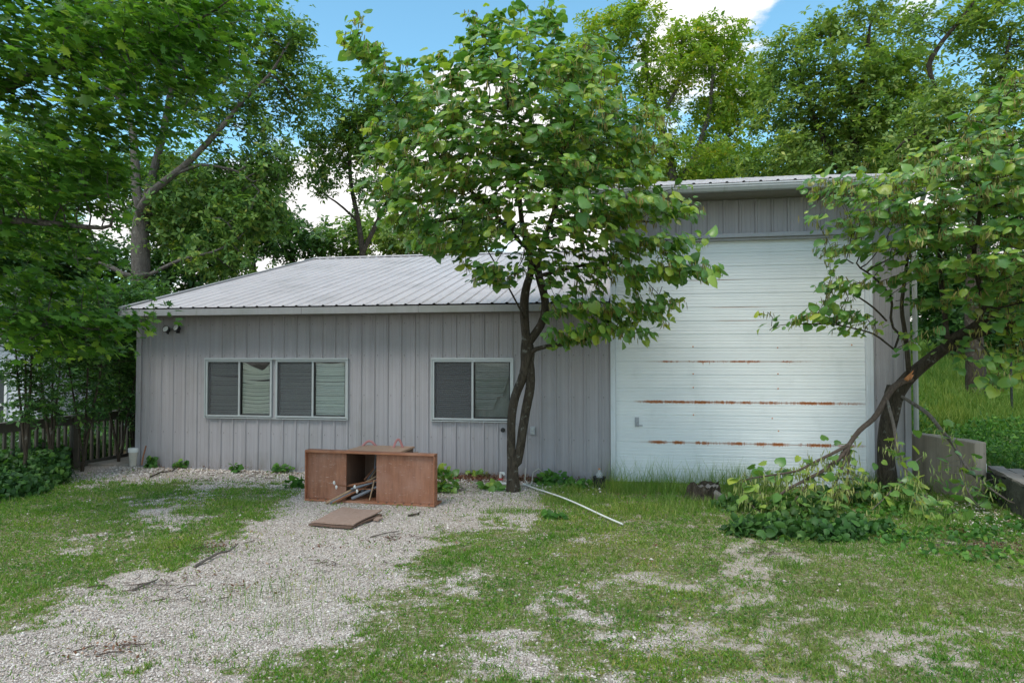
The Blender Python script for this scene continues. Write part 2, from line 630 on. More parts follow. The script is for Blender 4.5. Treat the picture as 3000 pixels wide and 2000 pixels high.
def T_maple():
    # five pointed lobes
    o = [(0, -.02), (-.30, -.10), (-.26, .10), (-.62, .22), (-.34, .40), (-.42, .72), (-.14, .60), (0, 1.0),
         (.14, .60), (.42, .72), (.34, .40), (.62, .22), (.26, .10), (.30, -.10)]
    v = [(0, .30, .05)] + [(x, y, -.12 * (abs(x) + .35 * y * y)) for x, y in o]
    tr = [(0, i + 1, (i + 1) % len(o) + 1) for i in range(len(o))]
    return np.array(v), [np.array(tr)]


def T_oval():
    v = np.array([(0, 0, 0), (-.24, .35, -.05), (-.17, .75, -.1), (0, 1.0, -.16), (.17, .75, -.1), (.24, .35, -.05), (0, .5, .03)])
    return v, [np.array([(0, 6, 2, 1), (6, 3, 3, 2)])[:1], np.array([(6, 3, 2), (0, 5, 6), (6, 5, 4), (6, 4, 3)])]


def T_tuft(nl=5, lw=.2, seed=1):
    """a spray of narrow leaves"""
    r = np.random.default_rng(seed)
    V, Q, b = [], [], 0
    for k in range(nl):
        a = 2 * math.pi * (k + r.uniform(-.3, .3)) / nl
        el = r.uniform(-.35, .5)
        d = np.array([math.cos(a) * math.cos(el), math.sin(a) * math.cos(el), math.sin(el)])
        sd_ = np.array([-math.sin(a), math.cos(a), r.uniform(-.4, .4)])
        L = r.uniform(.7, 1.1)
        pts = [d * .05, d * L * .55 + sd_ * lw, d * L + np.array([0, 0, -.15]), d * L * .55 - sd_ * lw]
        V += pts
        Q.append((b, b + 1, b + 2, b + 3))
        b += 4
    return np.array(V), [np.array(Q)]


def T_pod():
    v = np.array([(-.05, 0, 0), (.05, 0, 0), (.085, .5, .02), (.0, 1.0, 0), (-.085, .5, .02)])
    return v, [np.array([(0, 1, 2, 4)]), np.array([(4, 2, 3)])]


def T_blade():
    v = np.array([(-.5, 0, 0), (.5, 0, 0), (.35, .55, .1), (-.35, .55, .1), (0, 1.0, .38)])
    return v, [np.array([(0, 1, 2, 3)]), np.array([(3, 2, 4)])]


def norm(a):
    return a / np.maximum(np.linalg.norm(a, axis=-1, keepdims=True), 1e-9)


def scatter(tmpl, pos, tip, nrm, size, width=None):
    """place a template at pos with y-axis along tip and z-axis near nrm -> verts, polys"""
    tv, tp = tmpl
    y = norm(tip)
    x = norm(np.cross(y, nrm))
    z = np.cross(x, y)
    size = np.asarray(size)
    w = size if width is None else np.asarray(width)
    V = pos[:, None, :] + tv[None, :, 0, None] * (x * w[:, None])[:, None, :] + tv[None, :, 1, None] * (y * size[:, None])[:, None, :] \
        + tv[None, :, 2, None] * (z * size[:, None])[:, None, :]
    n, k = len(pos), len(tv)
    off = (np.arange(n) * k)[:, None, None]
    polys = [(p[None] + off).reshape(-1, p.shape[1]) for p in tp]
    return V.reshape(-1, 3), polys


def merge(parts):
    V, Pq, b = [], {}, 0
    for v, ps in parts:
        V.append(v)
        for p in ps:
            Pq.setdefault(p.shape[1], []).append(p + b)
        b += len(v)
    return np.concatenate(V), [np.concatenate(p) for p in Pq.values()]


HEART, MAPLE, OVAL, POD, BLADE = T_heart(), T_maple(), T_oval(), T_pod(), T_blade()
HEARTS = [T_heart(.05, .18), T_heart(.20, .35, .92, .06), T_heart(-.10, .30, 1.0, -.08, .16, .12), T_heart(.30, .15, .85, -.04, .12, -.1), T_heart(.12, .5, 1.05, .1, .15, .2)]
TUFT = [T_tuft(5, .2, s) for s in (1, 2, 3)]


# ------------------------------------------------------------------ tree growth
def blob_points(blobs, seed=0, gap=.0, gs=1.0):
    """blobs: (centre Vector, rx, ry, rz, n)"""
    r = np.random.default_rng(seed)
    out = []
    for c, rx, ry, rz, n in blobs:
        d = norm(r.normal(size=(n, 3)))
        rad = r.uniform(0, 1, n) ** .42
        p = np.array(c)[None] + d * rad[:, None] * np.array([[rx, ry, rz]])
        out.append(p)
    p = np.concatenate(out)
    if gap > 0:
        k = fbm(p[:, 0] * gs + p[:, 1] * .7 * gs, p[:, 2] * gs * 1.3 + p[:, 1] * .3, seed + 5, 2)
        p = p[k > gap]
    return p


def colonize(skel, att, step=.25, kill=None, maxit=90, trop=(0, 0, .05), seed=0):
    """skel: list of (points, radii, start_parent or None); nodes follow the drawn stems, then grow to the attractors"""
    r = np.random.default_rng(seed)
    kill = kill or step * 1.0
    nodes, par, fixed = [], [], []
    ends = {}
    for si, (key, pts, rads) in enumerate(skel):
        assert len(pts) == len(rads), (key, len(pts), len(rads))
        if si == 0:
            prev = -1
        else:
            # nearest existing node
            a = np.array(nodes)
            prev = int(np.argmin(((a - np.array(pts[0])) ** 2).sum(1)))
        P_ = [Vector(p) for p in pts]
        for i in range(len(P_)):
            if i == 0:
                if prev == -1:
                    nodes.append(tuple(P_[0]))
                    par.append(-1)
                    fixed.append(rads[0])
                    prev = len(nodes) - 1
                continue
            seg = P_[i] - P_[i - 1]
            k = max(1, int(round(seg.length / step)))
            for j in range(1, k + 1):
                q = P_[i - 1] + seg * (j / k)
                wob = Vector(r.normal(size=3)) * (.06 * rads[min(i, len(rads) - 1)])
                nodes.append(tuple(q + wob))
                par.append(prev)
                prev = len(nodes) - 1
                fixed.append(rads[i - 1] + (rads[i] - rads[i - 1]) * j / k)
    nfix = len(nodes)
    N = np.zeros((nfix + 30000, 3))
    N[:nfix] = nodes
    n = nfix
    A = att.copy()
    d2 = ((A[:, None] - N[None, :nfix]) ** 2).sum(2)
    # only the upper part of the fixed stems may sprout
    near = d2.argmin(1)
    dist = np.sqrt(d2.min(1))
    lastdir = {}
    trop = np.array(trop)
    for it in range(maxit):
        keep = dist > kill
        A, near, dist = A[keep], near[keep], dist[keep]
        if len(A) == 0:
            break
        dirs = norm(A - N[near])
        acc = np.zeros((n, 3))
        np.add.at(acc, near, dirs)
        act = np.unique(near)
        new = []
        for a in act:
            d = acc[a]
            L = np.linalg.norm(d)
            if L < 1e-6:
                continue
            d = d / L + trop + r.normal(size=3) * .13
            d /= np.linalg.norm(d)
            if a in lastdir:
                if any(float(np.dot(d, q)) > .93 for q in lastdir[a]):
                    continue
                if len(lastdir[a]) > 3:
                    continue
            lastdir.setdefault(a, []).append(d)
            new.append((a, N[a] + d * step))
        if not new or n + len(new) > len(N):
            break
        st = n
        for a, q in new:
            N[n] = q
            par.append(int(a))
            n += 1
        d2 = ((A[:, None] - N[None, st:n]) ** 2).sum(2)
        mi = d2.argmin(1)
        md = np.sqrt(d2[np.arange(len(A)), mi])
        up = md < dist
        near = np.where(up, mi + st, near)
        dist = np.where(up, md, dist)
    return N[:n].copy(), np.array(par), np.array(fixed), nfix


def radii(nodes, par, fixed, nfix, tip=.006, e=2.35):
    n = len(nodes)
    s = np.zeros(n)
    kids = np.zeros(n, int)
    for i in range(n - 1, -1, -1):
        if kids[i] == 0:
            s[i] = tip ** e
        if par[i] >= 0:
            s[par[i]] += s[i]
            kids[par[i]] += 1
    r = s ** (1 / e)
    r[:nfix] = fixed
    for i in range(nfix, n):
        p = par[i]
        if r[i] > r[p] * .88:
            r[i] = r[p] * .88
    return r, kids, s / tip ** e


def branch_mesh(nodes, par, r, minr=0.0):
    n = len(nodes)
    ch = [[] for _ in range(n)]
    roots = []
    for i in range(n):
        if par[i] >= 0:
            ch[par[i]].append(i)
        else:
            roots.append(i)
    parts = []
    stack = [(a, -1) for a in roots]
    while stack:
        i, pre = stack.pop()
        chain = [pre, i] if pre >= 0 else [i]
        while ch[i]:
            c = sorted(ch[i], key=lambda k: -r[k])
            for o in c[1:]:
                stack.append((o, i))
            i = c[0]
            chain.append(i)
        if len(chain) < 2:
            continue
        rr = r[chain].copy()
        if pre >= 0:
            rr[0] = min(rr[0], rr[1] * 1.1)
        if rr.max() < minr:
            continue
        pts = nodes[chain]
        k = 12 if rr.max() > .08 else (7 if rr.max() > .02 else 4)
        m = len(pts)
        # smooth the line a little
        if m > 3:
            sm = pts.copy()
            sm[1:-1] = pts[1:-1] * .5 + (pts[:-2] + pts[2:]) * .25
            if pre >= 0:
                sm[1] = pts[1]
            pts = sm
        tng = np.zeros_like(pts)
        tng[1:-1] = pts[2:] - pts[:-2]
        tng[0] = pts[1] - pts[0]
        tng[-1] = pts[-1] - pts[-2]
        tng = norm(tng)
        ref = np.array([1.0, 0.13, 0.07]) if abs(tng[0][0]) < .8 else np.array([.05, 1, .1])
        V = np.zeros((m, k, 3))
        ang = np.arange(k) * 2 * math.pi / k
        u = norm(np.cross(tng[0], ref))
        for j in range(m):
            u = u - tng[j] * np.dot(u, tng[j])
            u = u / max(np.linalg.norm(u), 1e-6)
            w = np.cross(tng[j], u)
            ra = rr[j]
            if k == 12:
                ra = ra * (1 + .09 * np.sin(ang * 3 + j * .35) + .06 * np.sin(ang * 5 - j * .5))[:, None]
            V[j] = pts[j] + (np.cos(ang)[:, None] * u + np.sin(ang)[:, None] * w) * ra
        idx = np.arange(m * k).reshape(m, k)
        a, b = idx[:-1], idx[1:]
        q = np.stack([a, np.roll(a, -1, 1), np.roll(b, -1, 1), b], -1).reshape(-1, 4)
        parts.append((V.reshape(-1, 3), [q]))
    return merge(parts)


def leaf_sites(nodes, par, load, nfix, maxload, m, spread, seed, start=None, flat=1.0):
    r = np.random.default_rng(seed)
    ids = np.where(load <= maxload)[0]
    ids = ids[ids >= (nfix if start is None else start)]
    pos = np.repeat(nodes[ids], m, 0)
    pp = np.repeat(nodes[par[ids]], m, 0)
    f = r.uniform(0, 1, (len(pos), 1))
    pos = pos * (1 - f) + pp * f + r.normal(size=pos.shape) * spread * np.array([[1, 1, flat]])
    return pos


def drape(pos, c, r, up=.8, out=.5, rnd=.5, droop=.5):
    o = norm(pos - np.asarray(c))
    n = norm(np.array([[0, 0, up]]) + o * out + r.normal(size=pos.shape) * rnd)
    t = norm(o * .5 + r.normal(size=pos.shape) * .6 + np.array([[0, 0, -droop]]))
    t = norm(t - n * (t * n).sum(1, keepdims=True) * .85)
    return t, n


def make_tree(name, label, base, skel, blobs, leafm, barkm, tmpl='tuft', step=.3, size=.16, per=4, spread=.14, maxload=3, seed=1,
              group=None, gap=0.0, gs=1.0, trop=(0, 0, .05), tip=.006, droop=.5, out=.5, up=.8, cat='tree', minr=0, centre=None, rnd=.5, am=3.0, kill=None, layer=0.0):
    att = blob_points([(a, b, c_, d, int(n_ * am)) for a, b, c_, d, n_ in blobs], seed, gap, gs)
    if layer:
        q = att[:, 2] / layer + .9 * fbm(att[:, 0] * .5, att[:, 1] * .5, seed + 3, 2)
        fr = q - np.floor(q)
        att[:, 2] -= (fr - .5) * .72 * layer
    nodes, par, fixed, nfix = colonize(skel, att, step, kill=kill, seed=seed, trop=trop)
    r, kids, load = radii(nodes, par, fixed, nfix, tip)
    root = empty(name, base, label, cat, group)
    v, p = branch_mesh(nodes, par, r, minr)
    link_np('trunk', v, p, barkm, root, origin=base, smooth=True)
    rr = np.random.default_rng(seed + 50)
    pos = leaf_sites(nodes, par, load, nfix, maxload, per, spread, seed + 9, flat=.45 if layer else 1.0)
    c = np.mean(att, 0) if centre is None else np.array(centre)
    t, n = drape(pos, c - np.array([0, 0, 1.5]), rr, up=up, out=out, droop=droop, rnd=rnd)
    sz = size * np.clip(rr.lognormal(-.08, .30, len(pos)), .45, 1.6)
    if tmpl == 'tuft':
        parts = []
        k = rr.integers(0, 3, len(pos))
        for i in range(3):
            s_ = k == i
            parts.append(scatter(TUFT[i], pos[s_], t[s_], n[s_], sz[s_]))
        V, Q = merge(parts)
    elif tmpl == 'heart':
        parts = []
        k = rr.integers(0, 5, len(pos))
        for i in range(5):
            s_ = k == i
            parts.append(scatter(HEARTS[i], pos[s_], t[s_], n[s_], sz[s_]))
        V, Q = merge(parts)
    else:
        V, Q = scatter({'heart': HEART, 'maple': MAPLE, 'oval': OVAL}[tmpl], pos, t, n, sz)
    link_np('crown', V, Q, leafm, root, origin=base)
    print(name, 'nodes', len(nodes), 'leaves', len(pos))
    return root, nodes, par, r, load, nfix, c


def BL(px, py, Y, rx, ry, rd, n):
    """blob given where it stands: centre, half sizes in px at that depth, half depth in metres"""
    return (P(px, py, Y), rx * Y / F, rd, ry * Y / F, n)


# ------------------------------------------------------------------ building
AY = math.atan(.1787)         # the front turns away to the left
Y0 = 10.75
CA, SA = math.cos(AY), math.sin(AY)


def S(px):
    """position along the front of the image column px"""
    u = (px - 1500) / F
    return u * Y0 / (CA + u * SA)


def LW(s, y, z):
    """building coordinates -> world"""
    return Vector((s * CA + y * SA, Y0 - s * SA + y * CA, z))


def ZW(px, py):
    """height on the front wall at a pixel"""
    s = S(px)
    return CAMZ + (HZ - py) / F * (Y0 - s * SA)


def siding_mat(name, base, streak=.12, dirt=(.18, .19, .16), metal=.0, rough=.5, dirtk=.35, along=2, low=1.0):
    m, t, p, out = newmat(name)
    tc = t.add('ShaderNodeTexCoord')
    v = tc.outputs['Object']
    sc = (14, 14, .35) if along == 2 else (14, .3, .3)
    n = t.noise(t.mapping(v, sc), 1.0, 5, .6)
    n2 = t.noise(v, 1.1, 6, .65)
    n3 = t.noise(t.mapping(v, (3, 3, .8) if along == 2 else (3, .7, .7)), 3.0, 6, .7)
    a = tuple(c * (1 - streak) for c in base)
    b = tuple(c * (1 + streak) for c in base)
    c = t.ramp(n, [(.3, a), (.7, b)])
    c = t.mix(t.math('MULTIPLY', t.smooth(n2, .45, .75), dirtk), c, dirt)
    c = t.mix(t.math('MULTIPLY', t.smooth(n3, .58, .72), dirtk * 1.1), c, dirt)
    if along == 2:      # splashed dirt along the foot and green-grey stain under the eave
        sp = t.add('ShaderNodeSeparateXYZ')
        t.l.new(v, sp.inputs[0])
        foot = t.math('SUBTRACT', 1.0, t.smooth(sp.outputs[2], .02, .35))
        c = t.mix(t.math('MULTIPLY', t.math('MULTIPLY', foot, t.smooth(n3, .35, .6)), .4), c, (.16, .14, .11))
        seam = t.n.new('ShaderNodeTexVoronoi')
        t.l.new(t.mapping(v, (4.37, .001, 1.1), (.0, 0, .3)), seam.inputs['Vector'])
        seam.inputs['Scale'].default_value = 1.0
        seam.inputs['Randomness'].default_value = 0
        screw = t.math('SUBTRACT', 1.0, t.smooth(seam.outputs['Distance'], .0, .035))
        fx = t.math('ABSOLUTE', t.math('SUBTRACT', t.math('FRACT', t.math('ADD', t.math('DIVIDE', sp.outputs[0], .2286), .25)), .5))
        dots = t.math('LESS_THAN', fx, .035)
        rows = None
        for zr, ext in ((.62, .05), (1.28, .05), (1.93, .06), (2.45, .03)):
            dzz = t.math('SUBTRACT', zr, sp.outputs[2])
            up_ = t.math('LESS_THAN', t.math('ABSOLUTE', dzz), .008)
            rn = t.math('MULTIPLY', t.math('GREATER_THAN', dzz, 0.0), t.math('SUBTRACT', 1.0, t.smooth(dzz, .0, ext)))
            e_ = t.math('MAXIMUM', up_, t.math('MULTIPLY', rn, .35))
            rows = e_ if rows is None else t.math('MAXIMUM', rows, e_)
        c = t.mix(t.math('MULTIPLY', t.math('MULTIPLY', dots, rows), .6), c, (.10, .095, .09))
    t.l.new(c, p.inputs['Base Color'])
    p.inputs['Roughness'].default_value = rough
    p.inputs['Metallic'].default_value = metal
    p.inputs['Specular IOR Level'].default_value = .45
    t.l.new(t.bump(n2, .12, .02), p.inputs['Normal'])
    return m


M['siding'] = siding_mat('siding', (.345, .33, .35), .11, (.23, .225, .205), dirtk=.4)
M['siding_trim'] = siding_mat('siding_trim', (.39, .39, .42), .06, (.25, .26, .24), dirtk=.35)
M['fascia'] = siding_mat('fascia', (.29, .29, .295), .06, (.17, .19, .14), dirtk=.5, along=0)
M['white_trim'] = siding_mat('white_trim', (.66, .70, .74), .05, (.42, .42, .38), dirtk=.3)
M['soffit'] = simple('soffit', (.24, .22, .19), .8, var=.12)
M['roof_metal'] = siding_mat('roof_metal', (.53, .49, .485), .09, (.29, .27, .26), metal=.0, rough=.5, dirtk=.5, along=3)
M['gutter'] = siding_mat('gutter', (.42, .43, .43), .06, (.18, .21, .12), dirtk=.55, along=0)
M['window_frame'] = simple('window_frame', (.42, .455, .465), .4, .3, var=.06, bump=.05)
M['white_paint'] = simple('white_paint', (.72, .72, .70), .55, var=.08, bump=.05)
M['black'] = simple('black', (.015, .015, .016), .6, var=.1)
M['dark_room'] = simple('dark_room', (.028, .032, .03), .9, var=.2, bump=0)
M['blind_white'] = simple('blind_white', (.82, .84, .80), .5, var=.05, bump=0)
M['blind_cream'] = simple('blind_cream', (.86, .86, .79), .5, var=.05, bump=0)
M['blind_reflection'] = simple('blind_reflection', (.26, .28, .265), .6, var=.1, bump=0)  # greenish dark reflection of the right window, put into the slat colour
M['curtain'] = simple('curtain', (.24, .26, .24), .9, var=.15, bump=.1, scale=4)
M['plastic_grey'] = simple('plastic_grey', (.38, .40, .43), .45, var=.08, bump=.04)


def door_mat():
    m, t, p, out = newmat('garage_door')
    tc = t.add('ShaderNodeTexCoord')
    v = tc.outputs['Object']
    sp = t.add('ShaderNodeSeparateXYZ')
    t.l.new(v, sp.inputs[0])
    x, z = sp.outputs[0], sp.outputs[2]
    fine = t.noise(t.mapping(v, (1, 1, .4)), 3, 6, .6)
    base = t.ramp(t.noise(t.mapping(v, (.5, .5, 1.5)), 1.6, 5, .6), [(.3, (.70, .735, .755)), (.7, (.80, .83, .84))])
    base = t.mix(t.math('MULTIPLY', t.smooth(fine, .5, .8), .35), base, (.52, .55, .55))
    # rust sits along the joints between the sections and runs down from them
    rust = None
    for zj, x0, x1, w, drip, hard in ((3.055, 2.55, 3.7, .012, .02, .50), (2.44, 3.0, 3.95, .008, .06, .64), (1.83, 2.0, 4.55, .014, .16, .40),
                                      (1.22, 1.8, 5.3, .022, .08, .37), (.61, 1.9, 5.35, .024, .12, .40), (2.64, 2.9, 4.0, .006, .02, .72)):
        dz = t.math('SUBTRACT', zj, z)                     # positive below the joint
        inx = t.math('MULTIPLY', t.smooth(x, x0, x0 + .35), t.math('SUBTRACT', 1.0, t.smooth(x, x1 - .5, x1)))
        n1 = t.noise(t.mapping(v, (1, 1, .01), (zj * 7.3, 0, 0)), 3.4, 6, .75)
        n2 = t.noise(t.mapping(v, (1, 1, .03), (zj * 3.1, 0, 0)), 24, 4, .7)
        ragged = t.noise(v, 60, 4, .7)
        amount = t.math('MULTIPLY', t.smooth(n1, hard, hard + .16), inx)
        width = t.math('ADD', t.math('MULTIPLY', t.math('ADD', t.math('MULTIPLY', ragged, 3.2), -.9), w), t.math('MULTIPLY', amount, w * .6))
        line = t.math('SUBTRACT', 1.0, t.smooth(t.math('ABSOLUTE', dz), t.math('MULTIPLY', width, .45), width))
        line = t.math('MULTIPLY', line, amount)
        thin = t.math('MULTIPLY', t.math('SUBTRACT', 1.0, t.smooth(t.math('ABSOLUTE', dz), .003, .009)), t.math('MULTIPLY', inx, .55))
        dl = t.math('MULTIPLY', t.math('MULTIPLY', t.smooth(n2, .52, .75), amount), drip)
        dr = t.math('MULTIPLY', t.math('GREATER_THAN', dz, 0.0), t.math('SUBTRACT', 1.0, t.smooth(dz, t.math('MULTIPLY', dl, .3), t.math('ADD', dl, .0005))))
        dr = t.math('MULTIPLY', t.math('MULTIPLY', dr, amount), .8)
        k = t.math('MAXIMUM', t.math('MAXIMUM', line, dr), thin)
        rust = k if rust is None else t.math('MAXIMUM', rust, k)
    rc = t.ramp(t.noise(v, 45, 6, .7), [(.3, (.22, .065, .02)), (.55, (.44, .15, .045)), (.75, (.62, .33, .15))])
    c = t.mix(rust, base, rc)
    t.l.new(c, p.inputs['Base Color'])
    t.l.new(t.math('ADD', .38, t.math('MULTIPLY', rust, .5)), p.inputs['Roughness'])
    t.l.new(t.bump(t.noise(v, 1.3, 4, .5), .1, .03), p.inputs['Normal'])
    return m


M['door'] = door_mat()


def glass_mat():
    m, t, p, out = newmat('window_glass')
    tr = t.add('ShaderNodeBsdfTransparent')
    tr.inputs[0].default_value = (.92, .96, .94, 1)
    gl = t.add('ShaderNodeBsdfGlossy')
    gl.inputs['Roughness'].default_value = .03
    fr = t.add('ShaderNodeFresnel')
    fr.inputs[0].default_value = 1.5
    tc = t.add('ShaderNodeTexCoord')
    b = t.bump(t.noise(tc.outputs['Object'], 1.5, 2, .5), .04, .05)
    t.l.new(b, gl.inputs['Normal'])
    mx = t.add('ShaderNodeMixShader')
    t.l.new(t.math('ADD', fr.outputs[0], .02), mx.inputs[0])
    t.l.new(tr.outputs[0], mx.inputs[1])
    t.l.new(gl.outputs[0], mx.inputs[2])
    t.l.new(mx.outputs[0], out.inputs[0])
    return m


def screen_mat():
    m, t, p, out = newmat('insect_screen')
    p.inputs['Base Color'].default_value = (.085, .09, .10, 1)
    p.inputs['Roughness'].default_value = .8
    tr = t.add('ShaderNodeBsdfTransparent')
    mx = t.add('ShaderNodeMixShader')
    mx.inputs[0].default_value = .6
    t.l.new(tr.outputs[0], mx.inputs[1])
    t.l.new(p.outputs[0], mx.inputs[2])
    t.l.new(mx.outputs[0], out.inputs[0])
    return m


M['glass'] = glass_mat()
M['screen'] = screen_mat()

RIB = .2286


def rib_profile(a, b, phase=0.0, h=.020, minor=.003):
    """(x, height) points of ribbed sheet between a and b"""
    out = []
    k = math.floor((a - phase) / RIB) - 1
    while phase + k * RIB < b + RIB:
        x = phase + k * RIB
        for dx, dz in ((-.026, 0), (-.011, h), (.011, h), (.026, 0), (.066, 0), (.072, minor), (.080, minor), (.086, 0), (.143, 0), (.149, minor), (.157, minor), (.163, 0)):
            out.append((x + dx, dz))
        k += 1
    pts = sorted(out)

    def at(x):
        for (xa, za), (xb, zb) in zip(pts[:-1], pts[1:]):
            if xa <= x <= xb and xb > xa:
                return za + (zb - za) * (x - xa) / (xb - xa)
        return 0
    res = [(a, at(a))] + [p for p in pts if a + 1e-4 < p[0] < b - 1e-4] + [(b, at(b))]
    return res


def siding(mb, a, b, z0, z1, y=0.0, phase=0.0):
    pr = rib_profile(a, b, phase)
    vs, fs = [], []
    for x, h in pr:
        vs += [(x, y - h, z0), (x, y - h, z1)]
    for i in range(len(pr) - 1):
        fs.append((2 * i, 2 * i + 2, 2 * i + 3, 2 * i + 1))
    mb.add(vs, fs)


def roofing(mb, a, b, ya, za, yb, zb, phase=0.0, thick=.02, wav=True):
    """ribbed sheet from the eave (ya, za) up to (yb, zb)"""
    pr = rib_profile(a, b, phase, .017, .002)
    dy, dz = yb - ya, zb - za
    L = math.hypot(dy, dz)
    ny, nz = -dz / L, dy / L
    n = 8
    vs, fs = [], []
    for i, (x, h) in enumerate(pr):
        for j in range(n + 1):
            t = j / n
            vs.append((x, ya + dy * t + ny * h, za + dz * t + nz * h))
        for j in range(n):
            if i < len(pr) - 1:
                q = i * (n + 1) + j
                fs.append((q, q + n + 1, q + n + 2, q + 1))
    mb.add(vs, fs)


ZE = 2.575       # soffit of the low wing
S_L, S_M, S_R = S(405), S(1788), S(2662)
bld = empty('metal_building', LW(0, 0, 0), 'long grey ribbed metal shed with a low window wing and a taller garage bay', 'building', rz=-AY)
bld['label'] = 'long grey ribbed metal workshop with low window wing and tall garage bay'

WIN = [(S(607), S(795) + .03, .895, 1.855), (S(815) - .03, S(1020), .895, 1.855), (S(1268), S(1502), .90, 1.857)]
mb = MB()
# low wing front with holes for the windows
cuts = [S_L + .0, WIN[0][0], WIN[1][1], WIN[2][0], WIN[2][1], S_M]
siding(mb, cuts[0] + .0, cuts[1], 0.0, ZE + .05)
siding(mb, cuts[2], cuts[3], 0.0, ZE + .05)
siding(mb, cuts[4], cuts[5], 0.0, ZE + .05)
siding(mb, cuts[1], cuts[2], 0.0, .885)
siding(mb, cuts[1], cuts[2], 1.865, ZE + .05)
siding(mb, WIN[0][1], WIN[1][0], .885, 1.865)
siding(mb, cuts[3], cuts[4], 0.0, .89)
siding(mb, cuts[3], cuts[4], 1.867, ZE + .05)
# gable end on the left and the back
DEP = 13.4
RID = 6.67
ZR = 4.59
EO = -.45
ZL = 2.715


def lowroof(y):
    return ZL + (ZR - ZL) * (y - EO) / (RID - EO) if y <= RID else ZR - (ZR - ZL) * (y - RID) / (RID - EO)


mb.add([(S_L, 0, 0), (S_L, DEP, 0), (S_L, DEP, lowroof(DEP) - .02), (S_L, RID, ZR - .02), (S_L, 0, lowroof(0) - .03)], [(0, 4, 3, 2, 1)])
mb.add([(S_L, DEP, 0), (S_R, DEP, 0), (S_R, DEP, 2.8), (S_L, DEP, 2.8)], [(0, 1, 2, 3)])
mb.build('wall', M['siding'], bld, local=True, label='low front wall of grey ribbed sheet')

# tall bay
TE, TZ = -.55, 4.355
TD = .263
TL, TR = S_M - .22, S_R + .12


def tallroof(y):
    z = TZ + TD * (y - TE)
    return z if y <= RID else tallroof(RID) - TD * (y - RID)


DL, DR = S(1803), S(2537)
DZ = 3.665
WT = 4.245
mb = MB()
siding(mb, S_M, DL - .05, 0, WT, phase=.03)
siding(mb, DL - .05, DR + .05, DZ + .06, WT, phase=.03)
siding(mb, DR + .05, S_R, 0.0, WT, phase=.03)
mb.add([(S_M, .001, lowroof(0) - .1), (S_M, DEP, lowroof(DEP) - .3), (S_M, DEP, tallroof(DEP) - .03), (S_M, RID, tallroof(RID) - .03), (S_M, .001, WT)], [(0, 4, 3, 2, 1)])
mb.add([(S_R, .001, 0), (S_R, DEP, 0), (S_R, DEP, tallroof(DEP) - .03), (S_R, RID, tallroof(RID) - .03), (S_R, .001, WT)], [(0, 1, 2, 3, 4)])
mb.build('wall', M['siding'], bld, local=True, label='tall wall of the garage bay')

# roofs
mb = MB()
roofing(mb, S_L + .03, S_M - .005, EO, ZL, RID, ZR)
roofing(mb, S_L + .03, S_M - .005, DEP + .4, lowroof(DEP + .4), RID, ZR)
o = mb.build('roof', M['roof_metal'], bld, local=True, label='low pale ribbed metal roof')
mb = MB()
sl = (ZR - ZL) / (RID - EO)
mb.hexa([(S_L + .0, RID - .17, ZR - .17 * sl + .026), (S_M - .004, RID - .17, ZR - .17 * sl + .026), (S_M - .004, RID - .16, ZR - .16 * sl + .03), (S_L, RID - .16, ZR - .16 * sl + .03),
         (S_L, RID, ZR + .036), (S_M - .004, RID, ZR + .036), (S_M - .004, RID + .01, ZR + .036), (S_L, RID + .01, ZR + .036)])
mb.add([(S_L, RID - .17, ZR - .17 * sl + .028), (S_M - .004, RID - .17, ZR - .17 * sl + .028), (S_M - .004, RID, ZR + .04), (S_L, RID, ZR + .04), (S_M - .004, RID + .17, ZR - .17 * sl + .028), (S_L, RID + .17, ZR - .17 * sl + .028)],
       [(0, 1, 2, 3), (3, 2, 4, 5)])
mb.build('ridge_cap', M['roof_metal'], bld, local=True)
# rake trim at the gable
mb = MB()
for (ya, yb) in ((EO, RID), (DEP + .4, RID)):
    za, zb = lowroof(ya), lowroof(yb)
    y_a, z_a, y_b, z_b = ya, za, yb, zb
    mb.hexa([(S_L - .03, y_a, z_a - .13), (S_L + .0, y_a, z_a - .13), (S_L + .0, y_b, z_b - .13), (S_L - .03, y_b, z_b - .13),
             (S_L - .03, y_a, z_a + .03), (S_L + .07, y_a, z_a + .03), (S_L + .07, y_b, z_b + .03), (S_L - .03, y_b, z_b + .03)])
mb.build('rake_trim', M['fascia'], bld, local=True)
# eave fascia and soffit
mb = MB()
fl = S_L - .03
for a, b in ((fl, S(920)), (S(920) + .003, S(1250)), (S(1250) + .003, S_M - .08)):
    mb.box(a, b, EO - .0, EO + .022, ZE + .012, ZL - .022)
mb.build('fascia', M['fascia'], bld, local=True, bevel=.003)
mb = MB()
mb.box(fl, S_M - .004, EO + .024, -.022, ZE + .02, ZE + .03)
mb.box(S_M - .075, S_M - .004, EO + .02, -.022, ZE + .035, ZL - .03)
mb.build('soffit', M['soffit'], bld, local=True)
# tall roof
mb = MB()
roofing(mb, TL, TR, TE - .03, TZ + .012, RID, tallroof(RID) + .012)
roofing(mb, TL, TR, DEP + .5, tallroof(DEP + .5) + .012, RID, tallroof(RID) + .012)
mb.build('roof', M['roof_metal'], bld, local=True, label='tall bay roof of ribbed metal')
mb = MB()
prof = [(TE + .03, TZ - .02), (TE - .075, TZ - .008), (TE - .08, TZ - .03), (TE - .07, TZ - .035), (TE - .07, TZ - .06), (TE - .045, TZ - .105), (TE + .03, TZ - .11)]
vs = [(TL - .02, y, z) for y, z in prof] + [(TR + .05, y, z) for y, z in prof]
k = len(prof)
mb.add(vs, [(i, i + 1, k + i + 1, k + i) for i in range(k - 1)] + [tuple(range(k)), tuple(range(2 * k - 1, k - 1, -1))])
mb.build('gutter', M['gutter'], bld, local=True)
mb = MB()
mb.box(TL, TR, TE + .035, -.022, WT + .0, WT + .012)
